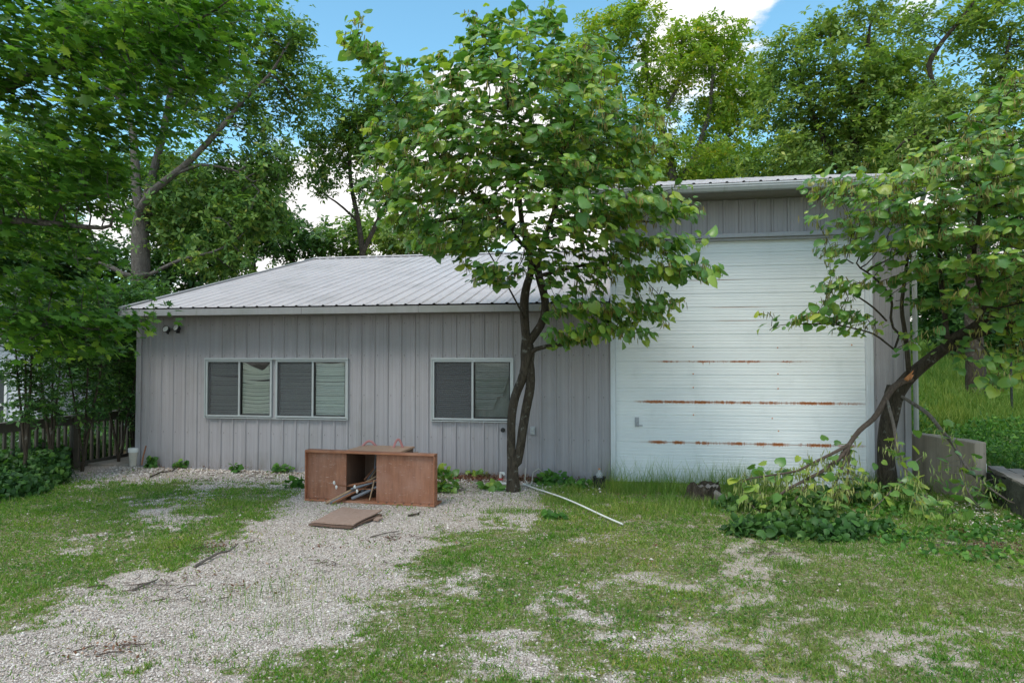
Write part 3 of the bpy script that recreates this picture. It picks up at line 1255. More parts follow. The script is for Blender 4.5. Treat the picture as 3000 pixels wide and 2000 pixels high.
mb.box(TL, TR, TE + .033, TE + .053, WT + .0, TZ - .03)
mb.box(TL, TL + .02, TE + .055, -.022, WT + .014, TZ + .0)
mb.box(TR - .02, TR, TE + .055, -.022, WT + .014, TZ + .0)
mb.build('soffit', M['soffit'], bld, local=True, label='brown shaded soffit of the tall bay')
# downspout at the right corner
mb = MB()
x = S(2676)
mb.tube([(x - .02, TE - .02, TZ - .1), (x - .02, TE + .02, TZ - .22), (x, -.1, TZ - .55), (x, -.07, TZ - .75), (x, -.065, .95), (x, -.065, .78)], .034, 8)
mb.build('downspout', M['gutter'], bld, local=True)

# trims
mb = MB()
mb.box(S_L - .012, S_L + .085, -.03, -.0205, 0.01, ZE + .01)
mb.box(S_L - .012, S_L - .0, -.0205, .09, 0.01, ZE + .0)
mb.build('corner_trim', M['siding'], bld, local=True)
mb = MB()
mb.box(S_R - .07, S_R + .012, -.034, -.0205, .0, WT - .002)
mb.build('corner_trim', M['siding'], bld, local=True)
mb = MB()
mb.box(S_L, DL - .06, -.034, -.005, -.06, .012)
mb.build('base_trim', M['siding_trim'], bld, local=True)

# door frame
mb = MB()
mb.box(DL - .075, DL - .045, -.045, -.012, -.02, DZ + .004)
mb.box(DL - .044, DL - .0, -.038, .05, -.02, DZ + .002)
mb.build('door_trim', M['white_trim'], bld, local=True, bevel=.003)
mb = MB()
mb.box(DR + .0, DR + .045, -.038, .05, -.02, DZ + .002)
mb.box(DR + .0455, DR + .085, -.05, -.012, -.02, DZ + .004)
mb.build('door_trim', M['white_trim'], bld, local=True, bevel=.003)
mb = MB()
mb.box(DL - .08, DR + .09, -.075, -.012, DZ + .006, DZ + .065)
mb.box(DL, DR, -.03, .05, DZ - .03, DZ + .003)
mb.build('door_header', M['siding_trim'], bld, local=True, bevel=.003)

# garage door : six sections, each pressed with ribs
joints = [.0, .61, 1.22, 1.83, 2.44, 3.055, DZ - .01]
mb = MB()
pr = []
for i in range(6):
    z0, z1 = joints[i], joints[i + 1]
    h = (z1 - z0)
    pr += [(z0 + .002, .052), (z0 + .006, .040)]
    for j in range(1, 12):
        zz = z0 + h * j / 12
        if j % 4 == 0:
            pr += [(zz - .009, .040), (zz - .004, .050), (zz + .004, .050), (zz + .008, .040)]
        else:
            pr += [(zz - .010, .040), (zz - .002, .0445), (zz + .003, .040)]
    pr += [(z1 - .006, .040), (z1 - .002, .052)]
cols = np.linspace(DL + .002, DR - .002, 13)
vs, fs = [], []
for xi, x in enumerate(cols):
    for z, y in pr:
        vs.append((x, y + .004 * math.sin(x * 2.1 + z * 1.7) * .6, z))
n = len(pr)
for xi in range(len(cols) - 1):
    for j in range(n - 1):
        fs.append((xi * n + j, (xi + 1) * n + j, (xi + 1) * n + j + 1, xi * n + j + 1))
mb.add(vs, fs)
gd = mb.build('garage_door', M['door'], bld, local=True, label='white sectional overhead door with rusty joints')
mb = MB()
hx, hz = S(1865), ZW(1865, 1235)
mb.box(hx - .032, hx + .032, .028, .037, hz - .075, hz + .07)
mb.tube([(hx, .03, hz + .005), (hx, -.02, hz + .0)], .014, 8)
mb.tube([(hx - .004, -.014, hz - .03), (hx + .015, -.018, hz - .05), (hx + .085, -.018, hz - .05)], .010, 7)
mb.lathe([(.0, .012), (.017, .012), (.017, 0)], (hx, .03, hz + .045), 10, 'y')
mb.build('door_handle', M['plastic_grey'], gd, local=True, bevel=.002)
mb = MB()
mb.box(DL, DR, .03, .06, -.03, .0)
mb.build('weather_strip', M['black'], gd, local=True)
# screw heads and small rust dots
for k_, (px, py) in enumerate([(2262, 1225), (2280, 1095), (2280, 1138), (2280, 1262), (2031, 1095), (2031, 1215), (2498, 1010), (2280, 1018), (2031, 1015), (2031, 1135), (2280, 1345)]):
    x, z = S(px), ZW(px, py)
    mb = MB()
    mb.lathe([(.0, .006), (.009, .003), (.011, -.001)], (x, .037, z), 7, 'y')
    mb.build('screw', M['torn_wood'], gd, local=True)


# windows
def window(i, a, b, z0, z1, splits, styles, casing):
    w = empty('window', (0, 0, 0))
    w.parent = bld
    w['label'] = ('left sliding window with collapsed blinds', 'middle sliding window with cream blinds', 'right sliding window with sagging blinds that carry its dark reflection in their colour')[i]
    T = .035
    mb = MB()
    # outer frame
    mb.box(a, b, -.035, .03, z0, z0 + T * .8)
    mb.box(a, b, -.035, .03, z1 - T, z1)
    mb.box(a, a + T, -.034, .03, z0 + T * .8, z1 - T)
    mb.box(b - T, b, -.034, .03, z0 + T * .8, z1 - T)
    mb.box(splits - .017, splits + .017, -.02, .028, z0 + T * .8, z1 - T)
    # black sash rails inside the frame
    mb.build('frame', M['window_frame'], w, local=True, bevel=.003)
    mb = MB()
    mb.box(splits + .0175, splits + .032, -.006, .026, z0 + .03, z1 - T)
    mb.box(b - T - .018, b - T - .0005, -.006, .026, z0 + .03, z1 - T)
    mb.box(splits + .033, b - T - .019, -.006, .026, z0 + .0285, z0 + .05)
    mb.box(splits + .033, b - T - .019, -.006, .026, z1 - T - .012, z1 - T - .0005)
    mb.build('sash', M['black'], w, local=True)
    spans = [(a + T, splits - .017), (splits + .017, b - T)]
    for j, (xa, xb) in enumerate(spans):
        mb = MB()
        yy = .004 if j else .016
        mb.add([(xa, yy, z0 + .028), (xb, yy, z0 + .028), (xb, yy, z1 - T), (xa, yy, z1 - T)], [(0, 1, 2, 3)])
        mb.build('pane', M['glass'], w, local=True)
        if j == 0:
            mb = MB()
            mb.add([(xa, -.010, z0 + .028), (xb, -.010, z0 + .028), (xb, -.010, z1 - T), (xa, -.010, z1 - T)], [(0, 1, 2, 3)])
            mb.build('insect_screen', M['screen'], w, local=True)
            mb = MB()
            for (p0, p1, q0, q1) in ((xa, xa + .022, z0 + .03, z1 - T), (xb - .01, xb, z0 + .03, z1 - T), (xa + .022, xb - .01, z0 + .03, z0 + .045), (xa + .022, xb - .01, z1 - T - .014, z1 - T)):
                mb.box(p0, p1, -.0095, .012, q0, q1)
            mb.build('screen_frame', M['black'], w, local=True)
        # blind
        st = styles[j]
        mb = MB()
        rr = random.Random(i * 7 + j)
        zt, zb = z1 - T - .01, z0 + .06
        nS = 27
        segs = 12
        for k in range(nS):
            t = k / (nS - 1)
            zc = zt + (zb - zt) * t
            x0, x1 = xa + .02, xb - .006
            tilt = 1.22 + .06 * rr.uniform(-1, 1)
            for_s = []
            if st == 'dark_short' and t > .62:
                x1 = xa + .02 + (xb - xa) * (.62 - (t - .62) * .55)
                if t > .86:
                    break
            elif st == 'dark_short':
                x1 = xb - .03 - max(0, t - .25) * .45 * (xb - xa)
            jit = rr.uniform(-.004, .004)
            tl = 0
            if st == 'vcollapse' and k in (9, 10):
                tl = -.035
            if k in (7, 8) and st == 'screen_messy':
                tl = -.03
                jit -= .012
            for q in range(segs + 1):
                u = q / segs
                x = x0 + (x1 - x0) * u
                sag = 0
                if st == 'vcollapse':
                    sag = -.02 * (1 - (2 * u - 1) ** 2)
                    if t < .16:
                        v_ = 1 - abs(u - .70) / (.70 if u < .70 else .30)
                        sag = -(1 - t / .16) * .135 * max(0, v_) - .02 * math.sin(u * 3)
                elif st == 'sag':
                    sag = (-.034 * math.exp(-t * 5)) * (1 - (2 * u - 1) ** 2)
                elif st in ('dark', 'dark_short'):
                    sag = -.012 * (1 - (2 * u - 1) ** 2) * (1 - t)
                else:
                    sag = -.01 * (1 - (2 * u - 1) ** 2) * (1 - t * .7)
                zz = zc + sag + jit + tl * (u - .3) * (1 if st != 'vcollapse' else 1)
                for_s.append((x, zz))
            h = .0165
            b_ = len(mb.v)
            for x, zz in for_s:
                mb.v.append((x, .034 - h * math.cos(tilt), zz - h * math.sin(tilt)))
                mb.v.append((x, .031, zz + .002))
                mb.v.append((x, .034 + h * math.cos(tilt), zz + h * math.sin(tilt) * .8))
            for q in range(segs):
                for e in range(2):
                    mb.f.append((b_ + q * 3 + e, b_ + q * 3 + 3 + e, b_ + q * 3 + 4 + e, b_ + q * 3 + 1 + e))
                    mb.m.append(0)
        mat = {'vcollapse': M['blind_cream'], 'sag': M['blind_white'], 'dark': M['blind_reflection'], 'dark_short': M['blind_reflection'], 'screen_messy': M['blind_white'], 'screen': M['blind_white']}[st]
        mb.build('blind', mat, w, local=True)
        if st == 'dark_short':
            mb = MB()
            vs, fs = [], []
            for q in range(25):
                u = q / 24
                vs += [(xa + .005 + (xb - xa - .01) * u, .085 + .012 * math.sin(u * 21), z0 + .03), (xa + .005 + (xb - xa - .01) * u, .085 + .008 * math.sin(u * 19), z1 - T)]
            for q in range(24):
                fs.append((2 * q, 2 * q + 2, 2 * q + 3, 2 * q + 1))
            mb.add(vs, fs)
            mb.build('curtain', M['curtain'], w, local=True)
    # dark room behind: its unlit gloom is put into the box colour
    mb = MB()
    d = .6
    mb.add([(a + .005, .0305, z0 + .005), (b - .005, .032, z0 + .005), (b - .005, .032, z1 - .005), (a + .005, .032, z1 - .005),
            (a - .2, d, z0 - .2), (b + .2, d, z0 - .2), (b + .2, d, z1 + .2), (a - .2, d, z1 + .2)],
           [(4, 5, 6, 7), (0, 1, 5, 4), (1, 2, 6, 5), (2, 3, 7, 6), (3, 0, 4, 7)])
    mb.build('dark_room_box', M['dark_room'], w, local=True)
    return w


window(0, WIN[0][0], WIN[0][1], WIN[0][2], WIN[0][3], S(703), ('screen_messy', 'vcollapse'), 1)
window(1, WIN[1][0], WIN[1][1], WIN[1][2], WIN[1][3], S(918), ('screen', 'sag'), 1)
window(2, WIN[2][0], WIN[2][1], WIN[2][2], WIN[2][3], S(1385), ('dark', 'dark_short'), 1)
for a, b, z0, z1 in ((WIN[0][0], WIN[1][1], .895, 1.855), (WIN[2][0], WIN[2][1], .90, 1.857)):
    mb = MB()
    mb.box(a - .02, b + .02, -.052, -.004, z1 + .001, z1 + .03)
    mb.box(a - .018, a - .0005, -.046, -.004, z0 - .012, z1)
    mb.box(b + .0005, b + .018, -.046, -.004, z0 - .012, z1)
    mb.box(a - .018, b + .018, -.050, -.004, z0 - .026, z0 - .0125)
    mb.build('window_casing', M['window_frame'], bld, local=True, bevel=.002)

# ------------------------------------------------------------------ things fixed to the wall


def fixed(name, px, py, label, cat, out=-.02):
    s, z = S(px), ZW(px, py)
    return empty(name, LW(s, out, z), label, cat, rz=-AY)


fl_ = fixed('floodlight', 530, 968, 'twin black floodlight with round white lens under the left eave', 'light')
fl_.scale = (.75, .75, .75)
mb = MB()
mb.box(-.09, -.01, -.03, .0, -.06, .0)
mb.build('mount', M['black'], fl_, local=True, bevel=.004)
for dx, dz, tilt in ((0, .03, .5), (-.27, .0, .2)):
    mb = MB()
    mb.lathe([(.02, -.02), (.045, -.01), (.075, .06), (.082, .10), (.074, .105), (.07, .095)], (0, 0, 0), 20, 'y')
    mb.tube([(0, .0, -.02), (-.01, .03, -.07), (-.05, .03, -.05)], .016, 7)
    h = mb.build('lamp_head', M['black'], fl_, local=True, smooth=True)
    h.location = (dx, -.05, dz)
    h.rotation_euler = (-.35, 0, -tilt * .4)
    mb = MB()
    mb.lathe([(.0, .112), (.04, .108), (.072, .098), (.0, .09)], (0, 0, 0), 20, 'y')
    l_ = mb.build('lens', M['white_paint'], h, local=True, smooth=True)

v = fixed('vent_cap', 1474, 1258, 'small round black vent cap on the wall below the right window', 'vent')
mb = MB()
mb.lathe([(0, .03), (.02, .03), (.024, .018), (.034, .018), (.036, .0)], (0, 0, 0), 20, 'y')
mb.build('cap', M['black'], v, local=True, smooth=True)
o = fixed('outlet_box', 1561, 1260, 'small grey weatherproof outlet box on the wall right of the tree trunk', 'outlet')
mb = MB()
mb.box(-.037, .037, -.035, .0, -.062, .062)
mb.box(-.042, .042, -.008, .0, -.068, .068)
mb.build('box', M['plastic_grey'], o, local=True, bevel=.005)
mb = MB()
mb.box(-.027, .027, -.045, -.0355, .006, .052)
mb.box(-.027, .027, -.045, -.0355, -.052, -.006)
mb.build('cover_flap', M['window_frame'], o, local=True, bevel=.006)
o = fixed('meter_box', 1515, 1262, 'narrow grey utility box on the wall half hidden behind the forked trunk', 'box')
mb = MB()
mb.box(-.05, .04, -.05, 0, -.22, .09)
mb.box(-.02, .02, -.04, 0, -.42, -.2205)
mb.tube([(-.02, -.05, .1), (-.04, -.06, .14), (-.06, -.04, .15)], .01, 6)
mb.build('box', M['siding_trim'], o, local=True, bevel=.006)
o = fixed('water_pipe', 1489, 1300, 'thin white pipe running down the wall beside the left trunk', 'pipe')
mb = MB()
mb.tube([(0, -.015, .33), (0, -.018, 0), (.004, -.02, -.4)], .012, 8)
mb.build('pipe', M['white_paint'], o, local=True, smooth=True)
o = fixed('conduit_stub', 1602, 1385, 'short grey conduit end sticking up at the wall foot', 'pipe', -.1)
mb = MB()
mb.tube([(0, 0, -.12), (0, 0, .06)], [.034, .034], 10)
mb.tube([(0, 0, .0602), (0, 0, .075)], .04, 10)
mb.build('pipe', M['plastic_grey'], o, local=True)
# spigot standing by the trunk
M['red_plastic'] = simple('red_plastic', (.45, .06, .05), .4, var=.1)
p0 = G(1466, 1418)
o = empty('water_spigot', p0, 'short white plastic spigot with a red valve left of the tree base', 'tap')
mb = MB()
mb.tube([p0 + Vector((0, 0, 0)), p0 + Vector((0, 0, .12)), p0 + Vector((.005, 0, .17)), p0 + Vector((.05, -.01, .165)), p0 + Vector((.06, -.012, .14))], [.022, .02, .024, .022, .018], 9)
mb.tube([p0 + Vector((-.04, -.02, .018)), p0 + Vector((.1, -.05, .02))], .02, 9)
mb.build('pipe', M['white_paint'], o, smooth=True)
mb = MB()
mb.tube([p0 + Vector((-.035, -.02, .075)), p0 + Vector((.04, -.02, .075))], .013, 8)
mb.tube([p0 + Vector((0, -.0, .06)), p0 + Vector((0, -.0, .095))], .027, 8)
mb.build('valve', M['red_plastic'], o, smooth=True)
# hose loop
M['hose_white'] = simple('hose_white', (.55, .53, .46), .5, var=.1)
mb = MB()
a = G(1556, 1420)
q = [a + Vector((.55 * math.sin(t) * .42 + .15, .1 * math.sin(2 * t), .012 + .19 * abs(math.sin(t * .5 + .1)) ** 1.5)) for t in np.linspace(-.6, 3.9, 16)]
mb.tube([G(1540, 1410) + Vector((0, 0, .2)), G(1538, 1420) + Vector((0, 0, .08)), G(1550, 1425) + Vector((0, 0, .015)), G(1558, 1425) + Vector((0, 0, .06)), G(1562, 1412) + Vector((0, 0, .15)), G(1578, 1404) + Vector((0, 0, .17)), G(1592, 1404) + Vector((0, 0, .1)), G(1604, 1404) + Vector((0, 0, .02))], .007, 6)
o = mb.build('hose', M['hose_white'], None, smooth=True)
tag(o, 'thin pale hose curling beside the tree base at the wall foot', 'hose')

# ------------------------------------------------------------------ plywood crate


def ply_mat(name, a, b, worn, scr=.5, along=0):
    m, t, p, out = newmat(name)
    tc = t.add('ShaderNodeTexCoord')
    v = tc.outputs['Object']
    st = (1.5, 1.5, 9) if along else (9, 9, 1.2)
    g = t.noise(t.mapping(v, st), 3.0, 8, .65, .4)
    big = t.noise(v, 2.2, 5, .6)
    c = t.ramp(g, [(.3, a), (.7, b)])
    c = t.mix(t.math('MULTIPLY', t.smooth(big, .4, .72), .55), c, worn)
    sc = t.noise(t.mapping(v, (5, 5, 40), (0, 0, 0), (0, .55, 0)), 2.2, 5, .7)
    c = t.mix(t.math('MULTIPLY', t.smooth(sc, .60, .72), scr), c, (.55, .47, .40))
    sp = t.noise(v, 42, 3, .5)
    c = t.mix(t.math('MULTIPLY', t.smooth(sp, .71, .76), .5), c, (.6, .56, .5))
    t.l.new(c, p.inputs['Base Color'])
    p.inputs['Roughness'].default_value = .62
    t.l.new(t.bump(g, .25, .004), p.inputs['Normal'])
    return m


M['ply_red'] = ply_mat('ply_red', (.19, .075, .04), (.33, .145, .08), (.36, .20, .15), .75)
M['ply_red_edge'] = ply_mat('ply_red_edge', (.24, .085, .04), (.36, .15, .075), (.42, .25, .17), .3, 1)
M['ply_pale'] = ply_mat('ply_pale', (.38, .225, .145), (.48, .30, .20), (.42, .28, .2), .1)
M['ply_grey'] = ply_mat('ply_grey', (.24, .155, .115), (.38, .265, .21), (.33, .235, .19), .3)
M['ply_dark'] = ply_mat('ply_dark', (.10, .06, .04), (.17, .10, .07), (.12, .08, .06), .05)
A_, B_ = G(892, 1466), G(1272, 1485)
cdir = (B_ - A_)
CL = cdir.length
cang = math.atan2(cdir.y, cdir.x)
crate = empty('plywood_crate', A_, 'brown plywood cabinet lying on its side with an open dark bay full of pipes', 'cabinet', rz=cang)
CHh = .655
o0 = CL * (1009 - 892) / (1272 - 892) * 1.0 + .012
o1 = CL * (1102 - 892) / (1272 - 892) + .0
mb = MB()
T = .019
mb.box(.012, o0, .055, .055 + T, .03, CHh - .02)
mb.build('left_panel', M['ply_red'], crate, local=True)
mb = MB()
mb.box(o1, CL - .012, .05, .05 + T, .028, CHh - .02)
mb.build('right_panel', M['ply_red'], crate, local=True)
mb = MB()
# bottom board with pale lip, top board, end boards
mb.box(0, CL, .0, .30, .0, .026)
mb.build('bottom_board', M['ply_red_edge'], crate, local=True, bevel=.003)
mb = MB()
mb.add([(0, -.004, CHh - .018), (CL, -.004, CHh - .018), (CL, .125, CHh - .018), (0, .125, CHh - .018), (0, -.004, CHh + .014), (CL, -.004, CHh + .004), (CL, .125, CHh + .004), (0, .125, CHh + .014)],
       [(0, 3, 2, 1), (4, 5, 6, 7), (0, 1, 5, 4), (1, 2, 6, 5), (2, 3, 7, 6), (3, 0, 4, 7)])
mb.build('top_board', M['ply_red_edge'], crate, local=True, bevel=.004)
for xe in (0, CL - .0115):
    mb = MB()
    mb.box(xe, xe + .0115, .002, .12, .0265, CHh - .019)
    mb.build('end_board', M['ply_red_edge'], crate, local=True)
# rear body behind the bay
bx0, bx1 = .545, 1.27
bd = .64
mb = MB()
mb.box(bx0, bx0 + T, .075, bd, .027, CHh - .02)
mb.box(bx1 - T, bx1, .075, bd, .027, CHh - .02)
mb.box(bx0, bx1, bd + .0005, bd + T, .005, CHh - .001)
mb.box(bx0 - .0, bx1, .301, bd, .002, .026)
mb.build('body', M['ply_dark'], crate, local=True)
mb = MB()
mb.add([(bx0 - .03, .126, CHh - .019), (bx1 + .015, .126, CHh - .019), (bx1 + .015, bd + .03, CHh - .012), (bx0 - .01, bd + .03, CHh - .012),
        (bx0 - .03, .126, CHh + .007), (bx1 + .015, .126, CHh + .007), (bx1 + .015, bd + .03, CHh + .012), (bx0 - .01, bd + .03, CHh + .012)],
       [(0, 3, 2, 1), (4, 5, 6, 7), (0, 1, 5, 4), (1, 2, 6, 5), (2, 3, 7, 6), (3, 0, 4, 7)])
mb.build('back_top', M['ply_pale'], crate, local=True, bevel=.002)
mb = MB()
mb.box(bx1 + .016, bx1 + .07, .45, bd + .03, .02, CHh - .06)
mb.build('side_cleat', M['ply_grey'], crate, local=True, bevel=.003)
for x in list(np.arange(.06, .42, .115)) + list(np.arange(1.03, CL - .05, .115)):
    mb = MB()
    mb.hexa([(x, -.003, .022), (x + .02, -.003, .022), (x + .02, .03, .0265), (x, .03, .0265), (x + .004, -.003, .034), (x + .018, -.003, .034), (x + .018, .03, .032), (x + .004, .03, .032)])
    mb.build('splinter', M['ply_dark'], crate, local=True)
M['pink_rubber'] = simple('pink_rubber', (.46, .20, .19), .6, var=.12)
for (x, wd, hh, yy) in ((.64, .19, .075, .58), (1.10, .12, .12, .50)):
    mb = MB()
    mb.tube([(x + (u - .5) * wd, yy + .05 * u, CHh + .0 + hh * math.sin(math.pi * u)) for u in np.linspace(0, 1, 12)], .0165, 8)
    mb.build('handle_loop', M['pink_rubber'], crate, local=True, smooth=True)
# loose pipes and rods in the bay: each a thing
M['pvc_grey'] = simple('pvc_grey', (.17, .185, .21), .5, var=.12)
M['rust'] = simple('rust', (.23, .10, .05), .85, var=.35, scale=30)
M['rod_tan'] = simple('rod_tan', (.34, .23, .14), .8, var=.3, scale=25)
mrot = Matrix.Rotation(cang, 3, 'Z')


def CP(x, y, z):
    return A_ + mrot @ Vector((x, y, z))


def cx(zx):   # column in the 4.48x crop -> crate x
    return ((850 + zx / 4.48) - 892) / 380 * CL


def cz(zy, y=0):
    return CHh * (1 - (zy - 350) / (975 - 350))


rods = [
    ((560, 1040), (1130, 560), -.16, .60, .016, 'rod_tan', 'tan rod leaning out of the cabinet to its lower left, topmost of the long ones'),
    ((640, 1055), (1100, 640), -.14, .62, .017, 'rust', 'rusty rod poking out of the cabinet onto the gravel, right of the tan one'),
    ((600, 1030), (1125, 620), -.13, .66, .016, 'pvc_grey', 'long grey pipe lying between the tan and the rusty rod in the cabinet'),
    ((810, 945), (1130, 740), .03, .40, .022, 'pvc_grey', 'thick grey pipe with a rusty end resting on the cabinet floor'),
    ((790, 815), (1130, 690), .05, .35, .016, 'pvc_grey', 'grey pipe lying nearly flat across the middle of the cabinet bay'),
    ((790, 835), (1120, 640), .16, .5, .017, 'pvc_grey', 'grey pipe slanting up to the right just behind the flat one'),
    ((765, 770), (1120, 705), .04, .33, .015, 'rust', 'flat rusty angle bar lying across the top of the pipe heap'),
    ((855, 870), (1100, 500), .2, .55, .020, 'pvc_grey', 'thick dark grey pipe standing steeply in the right of the bay'),
    ((860, 740), (925, 450), .3, .62, .014, 'rust', 'leftmost rusty rod standing upright inside the cabinet bay'),
    ((885, 740), (950, 400), .34, .66, .012, 'pvc_grey', 'thin grey rod standing upright next to the leftmost rusty rod'),
    ((915, 720), (975, 385), .38, .7, .010, 'rod_tan', 'thin tan rod standing upright in the middle of the bay'),
    ((1000, 590), (905, 400), .3, .4, .009, 'pvc_grey', 'thin dark rod crossing the upright rods towards the top left'),
    ((1035, 945), (1062, 700), .06, .10, .009, 'rod_tan', 'short tan stick standing on the cabinet floor near its right side'),
    ((1095, 870), (1120, 690), .2, .3, .018, 'rust', 'short rusty stub standing behind the short tan stick'),
]
for (x0, y0_), (x1, y1_), ya, yb, r_, mt, lab in rods:
    za = max(cz(y0_), r_ if ya < 0 else .027 + r_)
    zb = cz(y1_)
    yb = min(yb, bd - .05)
    X1 = cx(x1) * 1.0 + yb * .18
    pa, pb = CP(cx(x0), ya, za), CP(min(X1, bx1 - T - .03), yb, min(zb, CHh - .05))
    mb = MB()
    d = (pb - pa)
    mb.tube([pa, pa + d * .02, pa + d * .5 + Vector((0, 0, -.004)), pb], [r_ * .93, r_, r_, r_], 9)
    o = mb.build('rod' if mt != 'pvc_grey' else 'pipe', M[mt], None, smooth=True)
    tag(o, lab, 'rod' if mt != 'pvc_grey' else 'pipe', 'loose rods and pipes in the cabinet bay')
for k, (xa, ya_, xb, yb_, lab) in enumerate(((615, 755, 770, 778, 'thin rusty rod with a white wing fitting, sticking out left over the panel'), (900, 790, 1015, 792, 'thin rusty rod with a white wing fitting, in front of the open bay'))):
    pa, pb = CP(cx(xa), -.02 - .02 * k, cz(ya_)), CP(cx(xb) + .1, .16, cz(yb_) - .03)
    root = empty('tie_rod', pa, lab, 'rod', 'rods with white wing fittings')
    mb = MB()
    mb.tube([pa, pb], .007, 6)
    mb.build('rod', M['rust'], root)
    mb = MB()
    for sg in (1, -1):
        c0 = pa + Vector((-.012 * sg, -.004, .028 * sg + .0))
        mb.tube([c0 + Vector((.0, .01, -.024)), c0 + Vector((-.004 * sg, 0, 0)), c0 + Vector((0, -.005, .022))], [.010, .017, .009], 8)
    mb.build('wing_fitting', M['white_paint'], root, smooth=True)

# flat boards on the gravel


def slab(name, corners, z0, th, mat, label, cat, group=None, curl=0.0, ns=12):
    c = sum((Vector(k) for k in corners), Vector()) / 4
    mb = MB()
    g = {}
    for i in range(ns + 1):
        for j in range(ns + 1):
            u, w = i / ns, j / ns
            p = (corners[0] * (1 - u) + corners[1] * u) * (1 - w) + (corners[3] * (1 - u) + corners[2] * u) * w
            e = .010 * math.sin(u * 9 + w * 7) * (1 if i in (0, ns) or j in (0, ns) else 0)
            zz = z0 + curl * ((2 * u - 1) ** 2 * w + (w ** 2) * .5) + .003 * math.sin(u * 5 + 2 * w)
            g[i, j] = len(mb.v)
            mb.v.append((p.x + e, p.y + e * .5, zz))
            mb.v.append((p.x + e, p.y + e * .5, zz + th))
    for i in range(ns):
        for j in range(ns):
            a, b, c_, d = g[i, j], g[i + 1, j], g[i + 1, j + 1], g[i, j + 1]
            mb.f += [(a + 1, b + 1, c_ + 1, d + 1), (a, d, c_, b)]
            mb.m += [0, 0]
    for i in range(ns):
        for (a, b) in ((g[i, 0], g[i + 1, 0]), (g[i + 1, ns], g[i, ns]), (g[0, i + 1], g[0, i]), (g[ns, i], g[ns, i + 1])):
            mb.f.append((a, b, b + 1, a + 1))
            mb.m.append(0)
    o = mb.build(name, mat)
    tag(o, label, cat, group)
    return o


q = [G(903, 1542), G(1027, 1551), G(1121, 1513), G(1006, 1501)]
slab('plywood_board', q, .012, .017, M['ply_dark'], 'lower dark board of the two lying flat on the gravel before the cabinet', 'board', 'boards lying on the gravel')
q = [G(912, 1541), G(1034, 1548), G(1120, 1508), G(1004, 1500)]
slab('plywood_board', q, .036, .014, M['ply_grey'], 'upper pale weathered board with a split face lying before the cabinet', 'board', 'boards lying on the gravel', .010)
q = [G(1093, 1527), G(1108, 1529), G(1122, 1519), G(1108, 1517)]
slab('wood_offcut', q, .012, .014, M['ply_grey'], 'small grey offcut at the right corner of the flat boards', 'wood scrap', None, 0, 3)


def stick(pts, r, label, name='stick', mat='bark_dark', group='fallen sticks'):
    mb = MB()
    P_ = [Vector(p) for p in pts]
    mb.tube(P_, [r * (1 - .5 * i / len(P_)) for i in range(len(P_))], 6)
    if mat == 'bark_dark':
        a, b = P_[len(P_) // 2], P_[-1]
        d = (b - a)
        mb.tube([a, a + d * .5 + Vector((.05, .04, .02))], [r * .5, r * .25], 5)
    o = mb.build(name, M[mat], None, smooth=True)
    return tag(o, label, 'stick', group)


def gz(px, py, h):
    p = G(px, py)
    p.z = h
    return p


M['stick_grey'] = bark_mat('stick_grey', (.10, .085, .07), (.27, .23, .2), 20)
stick([gz(570, 1664, .015), gz(600, 1650, .03), (gz(640, 1630, .035)), gz(672, 1622, .03), gz(696, 1608, .05)], .014, 'longest grey twig lying on the gravel left of the flat boards', mat='stick_grey')
stick([gz(388, 1732, .012), gz(425, 1718, .02), gz(462, 1703, .02)], .010, 'thin crooked twig at the left edge of the gravel', mat='stick_grey')
stick([gz(440, 1400, .02), gz(470, 1390, .04), gz(505, 1385, .03), gz(515, 1375, .05)], .013, 'dark twig near the wall left of the double window')
stick([gz(1195, 1513, .012), gz(1215, 1512, .025), gz(1228, 1510, .02)], .013, 'short thick dark stick on the gravel right of the flat boards')
stick([gz(1085, 1575, .01), gz(1130, 1566, .02), gz(1170, 1560, .02)], .007, 'hair-thin twig below the flat boards', mat='stick_grey')

# long white pipe on the grass
a, b = G(1535, 1424), G(1824, 1543)
mb = MB()
n_ = 14
pts = []
for i in range(n_ + 1):
    p = a.lerp(b, i / n_)
    p.z = .032 + .03 * math.sin(math.pi * i / n_) ** 2
    pts.append(p)
mb.tube(pts, .0100, 10)
mb.tube([pts[0] - (pts[1] - pts[0]) * .12, pts[0] + (pts[1] - pts[0]) * .25], .016, 10)
o = mb.build('plastic_pipe', M['white_paint'], None, smooth=True)
tag(o, 'long white plastic pipe slanting across the grass from the tree base', 'pipe')

# ------------------------------------------------------------------ jug in the black pot
pj = G(1756, 1428)
pot = empty('flower_pot', pj, 'small black nursery pot against the wall left of the garage door', 'pot')
mb = MB()
mb.lathe([(.075, .0), (.088, .15), (.097, .15), (.097, .17), (.085, .17), (.075, .12), (.0, .11)], (pj.x, pj.y, pj.z - .01), 20)
mb.build('pot', M['black'], pot, smooth=True)
M['clear_plastic'] = newmat('clear_plastic')[0]
t_ = NT(M['clear_plastic'].node_tree)
pp = [n for n in t_.n if n.type == 'BSDF_PRINCIPLED'][0]
pp.inputs['Base Color'].default_value = (.55, .58, .58, 1)
pp.inputs['Roughness'].default_value = .25
pp.inputs['Alpha'].default_value = .35
jug = empty('plastic_bottle', pj + Vector((0, 0, .11)), 'clear plastic bottle standing upright in the black pot', 'bottle')
mb = MB()
mb.lathe([(.0, .112), (.045, .112), (.05, .125), (.05, .19), (.045, .215), (.024, .24), (.014, .25), (.014, .265)], (pj.x, pj.y, pj.z), 18)
mb.build('body', M['clear_plastic'], jug, smooth=True)
mb = MB()
mb.lathe([(.017, .265), (.017, .28), (.0, .282)], (pj.x, pj.y, pj.z), 14)
mb.build('cap', M['torn_wood'], jug, smooth=True)

